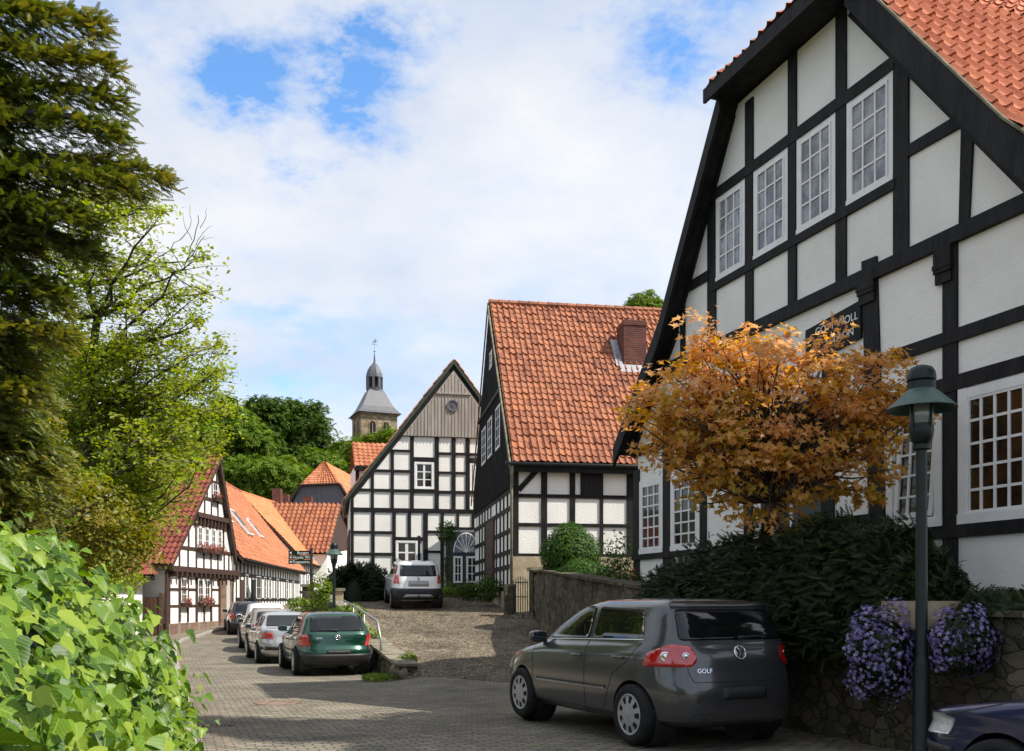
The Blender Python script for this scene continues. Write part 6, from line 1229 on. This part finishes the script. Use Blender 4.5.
# ================================================================ trees on the wooded hill
WG = 'trees on the wooded hill'
for i, (lab, x, Z, lob, mt, nc) in enumerate((
    ('tall dark tree at the right end of the wooded hill', 302, 128, [(300, 425, 27, 24, 0), (288, 414, 18, 14, 0), (318, 438, 14, 24, 0), (298, 452, 24, 20, 0)], 'lf_wood2', 230),
    ('dark round crown rising mid hill, left of the tallest crown', 262, 124, [(262, 425, 26, 24, 0), (270, 410, 15, 12, 0), (258, 450, 28, 22, 0)], 'lf_wood2', 220),
    ('leafy green tree on the hill just right of the yellow-green tree', 232, 112, [(232, 425, 24, 22, 0), (240, 450, 34, 26, 0), (226, 408, 14, 10, 0)], 'lf_wood', 230),
    ('bushy tree low on the hill above the orange roofs', 262, 104, [(262, 478, 34, 22, 0), (240, 490, 24, 18, 0), (285, 485, 22, 18, 0)], 'lf_wood', 230),
    ('rounded yellowish bush tree before the wood, beside the hipped roof', 284, 108, [(286, 476, 19, 17, 0), (272, 488, 16, 16, 0)], 'lf_bright', 130),
    ('fresh green tree below the church tower', 358, 125, [(350, 455, 19, 14, 0), (340, 460, 14, 18, 0), (374, 444, 16, 6, 0)], 'lf_bright', 170),
    ('low green tree between the hipped roof and the dark tree', 318, 116, [(315, 465, 18, 14, 0), (330, 468, 14, 12, 0)], 'lf_wood', 110),
    ('small tree behind the annex roof, right of the church tower', 388, 122, [(390, 438, 10, 6, 0), (398, 443, 10, 8, 0)], 'lf_bright', 60),
    ('far tree crown at the left of the hill behind the gable peak', 205, 110, [(200, 440, 28, 30, 0), (185, 470, 34, 34, 0), (215, 470, 24, 26, 0)], 'lf_wood', 240))):
    rt('hill_tree', lab, 'tree', x, Z, 5, lob, nclump=nc, nper=42, cr=1.15, lsize=.62, mat=mt, trunk_r=.35, shape='clump', group=WG, seed=100+i, branches=14, flat=.75, shell=.45, mixr=.55)
rt('deciduous_tree', 'light green treetop showing above the weathered roof ridge', 'tree', 645, 62, 3, [(645, 306, 15, 13, 0), (634, 312, 8, 8, 0), (656, 310, 9, 10, 0)], nclump=60, nper=50, cr=.5, lsize=.25, mat='lf_bright', trunk_r=.2, shape='clump', seed=130, branches=10)
# ================================================================ copper maple before the big house
g = np.random.default_rng(44); mbp = Vector((PX(766, 0, 12.0).x, 12.0, 1.25)); h = thing('maple_tree', 'round crowned maple with copper orange leaves in front of the shaded gable house', 'tree', mbp)
al = Vector((-.344, .939, 0)); ou = Vector((-.939, -.344, 0)); cc_ = PX(770, 424, 11.45); P, Nn, I, C = [], [], [], []
for q in range(640):
    d = Vector(g.normal(0, 1, 3)).normalized(); rad = (.40+.60*g.random()**.6)*(1+.13*math.sin(d.x*7+d.z*5)+.08*math.sin(d.y*9+d.x*11))
    c = Vector((cc_.x, cc_.y, cc_.z))+Vector((1, 0, 0))*d.x*rad*1.86+Vector((0, 1, 0))*d.y*rad*1.0+Vector((0, 0, 1))*d.z*rad*(1.18 if d.z > 0 else 1.24)
    if d.z < 0 and abs(d.x) > .75: c.z += .10
    if (c-A.pt(0, 0)).dot(A.n) < .22: continue
    C.append(c); rv0 = g.random(); rr = g.uniform(.14, .30); hi = max(0, (c.z-cc_.z)/1.2)
    for k in range(int(g.integers(10, 30))):
        o = Vector(g.normal(0, 1, 3)).normalized()*rr*g.random()**.4; o.z *= .45; P.append(tuple(c+o)); Nn.append(tuple(d*.45+Vector((0, -.15, .75)))); I.append(min(1, max(0, .48*rv0+.34*g.random()+.22*hi+.04)))
leaves('crown', np.array(P), np.array(Nn), .082, 'maple', 'lf_maple', h, jit=.45, rv=np.array(I), seed=45)
m = MB(); fk = Vector((cc_.x+.02, cc_.y+.05, cc_.z-.95)); tp = limb(m, mbp, fk, .09, .07, g, .02, 6, 10); tp2 = limb(m, fk, cc_+Vector((.1, 0, .4)), .06, .03, g, .05, 5, 8); m.build('trunk', 'bark', h, smooth=True); m = MB()
for c in C[::2]: s = (tp[-1:]+tp2[:4])[int(g.integers(0, 5))]; limb(m, s, c, .02, .005, g, .10, 5, 5)
m.build('branches', 'bark', h, smooth=True)
# ================================================================ hedges, bushes, border plants
def bush(name, label, cat, c, rad, n, size, mat, seed, shape='leaf', stems=True, group=None, core=True, up=.3, noise_=.12, stem=.02, tip=None):
    g = np.random.default_rng(seed); h = thing(name, label, cat, (c[0], c[1], c[2]-rad[2]), group=group); d = g.normal(0, 1, (n, 3)); d /= np.linalg.norm(d, axis=1, keepdims=True)
    lump = 1+noise_*(np.sin(d[:, 0]*5+seed)+np.sin(d[:, 1]*6+2*seed)+np.sin(d[:, 2]*7))/2; rr = (.72+.30*g.random(n)**.5)*lump; P = np.array(c)+d*rr[:, None]*np.array(rad)
    leaves('leafage', P, d+np.array([0, 0, up]), size, shape, mat, h, jit=.5, seed=seed, tipdir=tip)
    if core:
        bm = bmesh.new(); bmesh.ops.create_icosphere(bm, subdivisions=3, radius=1); m = MB(); m.v = [tuple(Vector(c)+Vector((v.co.x*rad[0], v.co.y*rad[1], v.co.z*rad[2]))*.76) for v in bm.verts]; m.f = [tuple(v.index for v in f.verts) for f in bm.faces]; bm.free(); m.build('twig_mass', 'lf_hedge', h, smooth=True)
    return h
b_ = PX(570, 553, 26.5); bush('boxwood', 'clipped dome of dark green boxwood against the middle house', 'topiary', (b_.x, 26.5, b_.z-.1), (.86, .8, .95), 11000, .075, 'lf_box', 71, noise_=.05)
b_ = PX(583, 571, 23); bush('shrub', 'low rounded green shrub on the garden wall below the boxwood dome', 'shrub', (b_.x, 23, b_.z-.12), (.72, .55, .42), 5000, .07, 'lf_box', 72, noise_=.12)
b_ = PX(618, 560, 20.5); h = thing('shrub', 'loose twiggy shrub with dark leaves between boxwood dome and big house', 'shrub', (b_.x, 20.5, 1.3)); g = np.random.default_rng(73); m = MB(); P, Nn = [], []
for i in range(46):
    e = Vector((b_.x+g.normal(0, .34), 20.5+g.normal(0, .3), b_.z+g.uniform(-.5, .62))); pts = limb(m, (b_.x+g.normal(0, .1), 20.5, 1.25), e, .014, .004, g, .12, 5, 4)
    for j in range(2, 6):
        for q in range(7): P.append(tuple(pts[j]+Vector(g.normal(0, .10, 3)))); Nn.append((0, -.4, .8))
m.build('stems', 'twig', h); leaves('leafage', np.array(P), np.array(Nn), .085, 'leaf', 'lf_wood2', h, seed=73)
b_ = PX(629, 580, 18.2); h = bush('flower_shrub', 'dark shrub dotted with orange-red flowers at the hedge end', 'shrub', (b_.x, 18.2, b_.z-.25), (.48, .45, .42), 1800, .07, 'lf_box', 74)
flowers((b_.x, 18.1, b_.z-.05), (.48, .42, .32), 70, 'orange_petal', .07, 75, 'blossoms', h, 'clump')
# long dark hedge: a rounded body along the wall top
def hedge(name, label, P, rx, top, n, size, mat, seed, shape='spray', z0=1.25, depth=.6):
    g = np.random.default_rng(seed); h = thing(name, label, 'hedge', (P[0][0], P[0][1], z0)); Q, Nn, T = [], [], []; L_ = len(P)-1; m = MB()
    for i in range(31):
        t = i/30*L_; k = min(int(t), L_-1); c = Vector(P[k]).lerp(Vector(P[k+1]), t-k); d = (Vector(P[k+1])-Vector(P[k])).normalized(); nn = Vector((d.y, -d.x)); H = pl(t, top)
        for j in range(9): a = math.pi*j/8; q = c+nn*math.cos(a)*rx*.72; m.v.append((q.x, q.y, z0+(H-z0)*.78*math.sin(a)**.7))
    m.f = [(i*9+j, i*9+j+1, (i+1)*9+j+1, (i+1)*9+j) for i in range(30) for j in range(8)]; m.build('twig_mass', 'lf_hedge', h, smooth=True)
    for _ in range(n):
        t = g.random()*L_; k = min(int(t), L_-1); c = Vector(P[k]).lerp(Vector(P[k+1]), t-k); d = (Vector(P[k+1])-Vector(P[k])).normalized(); nn = Vector((d.y, -d.x)); H = pl(t, top)*(1+.0)+.06*math.sin(t*9+seed)+.05*math.sin(t*23)
        a = math.pi*g.random(); r_ = .74+.34*g.random()**1.5; q = c+nn*math.cos(a)*rx*r_; Q.append((q.x, q.y, z0+(H-z0)*r_*math.sin(a)**.7)); o = nn*math.cos(a); Nn.append((o.x*.6+g.normal(0, .3), o.y*.6-.2, .6+math.sin(a)*.4)); T.append((o.x+d.x*.5, o.y+d.y*.5, .45*math.sin(a)+.1))
    leaves('leafage', np.array(Q), np.array(Nn), size, shape, mat, h, tipdir=np.array(T), jit=.5, seed=seed); return h
hedge('yew_hedge', 'broad dark yew hedge under the maple, above the grey hatchback', [(4.52, 9.75), (4.22, 10.15), (3.58, 11.2), (3.0, 13.0), (2.68, 14.2)], .95, [(0, 1.55), (.5, 2.0), (1.2, 2.28), (2, 2.34), (3, 2.22), (4, 1.9)], 26000, .12, 'lf_hedge', 81, z0=.85)
hx = PX(372, 0, 35.5).x-.1; hedge('conifer_hedge', 'blackish green conifer hedge left of the white SUV', [(PX(337, 0, 36.5).x, 36.5), (PX(352, 0, 36).x, 36), (PX(374, 0, 36.8).x, 37.2)], .75, [(0, 2.55), (1, 2.75), (2, 2.75)], 6500, .20, 'lf_hedge', 82, z0=1.1)
# violets hanging over the wall top by the lamp
for i, (lab, x, y, Z, rx, ry, n) in enumerate((('big cushion of violet flowers spilling down the wall left of the lamp post', 883, 655, 8.6, 37, 48, 860), ('smaller cushion of violet flowers on the wall right of the lamp post', 962, 642, 8.3, 34, 33, 520))):
    c = PX(x, y, Z); s = Z/FPX; rad = (rx*s, .24, ry*s); hh = bush('violet_cushion', lab, 'flowers', c, rad, 2600, .045, 'lf_hedge', 90+i, group='violet cushions on the wall', noise_=.2)
    g = np.random.default_rng(95+i); d = g.normal(0, 1, (n, 3)); d[:, 1] = -abs(d[:, 1])*.9; d /= np.linalg.norm(d, axis=1, keepdims=True); lump = 1+.10*np.sin(d[:, 0]*7)+.08*np.sin(d[:, 2]*9); Q = np.array(c)+d*np.array(rad)*1.06*lump[:, None]*g.uniform(.9, 1.05, (n, 1))
    leaves('blossoms', Q, d*1.2+np.array([0, -.3, .2]), .036, 'clump', 'violet', hh, jit=.35, seed=97+i)
h = bush('grass_tuft', 'dry overhanging plants on the wall top at the right edge', 'plant', PX(1003, 606, 8.5), (.36, .25, .12), 900, .13, 'lf_hedge', 98, shape='spray', core=False)
st_ = PX(928, 618, 8.7); h = thing('boulder', 'pinkish stone block on the wall top behind the lamp post', 'boulder', (st_.x, 8.75, 1.3)); m = MB(); m.box((st_.x, 8.8, 1.36), .62, .4, .26, .3); m.build('stone', 'plinth', h)
# plants at the door of the boarded gable, climbing vine, small border plants
vx = PX(447, 0, 39).x; h = thing('climbing_vine', 'twisted vine with a leafy head beside the fanlight door', 'vine', (vx, 39.2, 1.6)); g = np.random.default_rng(61); m = MB(); m.tube([(vx+.06*math.sin(i*.9), 39.2+.05*math.cos(i), 1.4+i*.28) for i in range(11)], [.09-.004*i for i in range(11)], 8); m.build('stem', 'bark', h, smooth=True)
P = np.concatenate([inball(700, g)*np.array([.45, .3, .5])+np.array([vx+.0, 39.2, 4.3]), inball(200, g)*np.array([.25, .25, 1.3])+np.array([vx, 39.2, 3.0])]); leaves('leafage', P, np.tile([0, -.4, .8], (900, 1)), .12, 'leaf', 'lf_wood2', h, seed=62)
for i, (lab, x, y, Z, rx, rz_, n, mt) in enumerate((('low green plants at the foot of the climbing vine', 452, 592, 38.2, .7, .35, 900, 'lf_wood'), ('dark bush at the base of the middle house gable', 489, 588, 33.5, .5, .45, 1200, 'lf_wood2'), ('dark bush beside the corner of the white SUV and door', 470, 590, 36.5, .5, .4, 900, 'lf_wood2'),
    ('leafy green plant in the raised bed beside the far lamp', 320, 592, 31.2, .38, .62, 800, 'lf_bright'), ('low bright plants under the handrail', 349, 613, 27.5, .5, .25, 700, 'lf_bright'), ('weeds growing by the boulder at the end of the low wall', 409, 660, 20.2, .22, .16, 400, 'lf_bright'), ('tangled weeds on the low wall below the handrail', 366, 634, 23.5, .4, .2, 500, 'lf_bright'), ('yellowish plant at the base of the sign', 300, 604, 33.0, .5, .22, 500, 'lf_bright'), ('small ground plant on the road edge behind the green hatchback', 376, 677, 19.3, .35, .07, 350, 'lf_bright'))):
    c = PX(x, y, Z); bush('border_plant', lab, 'plant', c, (rx, rx*.8, rz_), n, .10 if Z > 25 else .07, mt, 140+i, core=False, group='border plants', noise_=.3)

tree('added_shade_tree', 'unseen tree added past the right edge to shade the foreground paving and lamp', 'tree', (10.8, 6.9, 1.2), [((9.5, 7.75, 14.2), (2.2, .7, 4.2)), ((9.2, 6.8, 9.4), (2.4, 1.7, 2.8)), ((9.0, 4.8, 7.6), (2.5, 1.9, 2.3)), ((9.3, 7.3, 7.2), (2.2, 1.3, 1.8))], 620, 46, .52, .34, 'lf_wood', .30, shape='clump', seed=170, branches=30, shell=.25)  # tree added out of view, its crowns shaped to cast the foreground shade
rt('deciduous_tree', 'pale green tree filling the gap behind the airy yellow-green tree', 'tree', 40, 25, .8, [(45, 420, 75, 70, 0), (110, 470, 60, 60, 1), (0, 380, 60, 60, 0), (80, 360, 40, 40, 0)], nclump=230, nper=60, cr=.62, lsize=.15, mat='lf_young', trunk_r=.16, seed=36, branches=30)
# dry leaves blown over the yard and along the wall foot
g = np.random.default_rng(77); P = []
for _ in range(2600):
    if g.random() < .7: Y = 27+9*g.random()**.7; X = g.uniform(road_r(Y)+.6, .4)
    else: Y = g.uniform(9.5, 26); X = xon(GWALL, Y)-abs(g.normal(0, .35))-.05
    P.append((X, Y, G(X, Y)+.02))
M['lf_dry'] = leafmat('dry_leaves', [(.07, .045, .02), (.14, .085, .035), (.20, .12, .05)], trans=.1, rough=.8)
tag(leaves('leaf_litter', np.array(P), np.tile([0, 0, 1.], (len(P), 1)), .055, 'leaf', 'lf_dry', None, seed=78, jit=.35), kind='stuff')
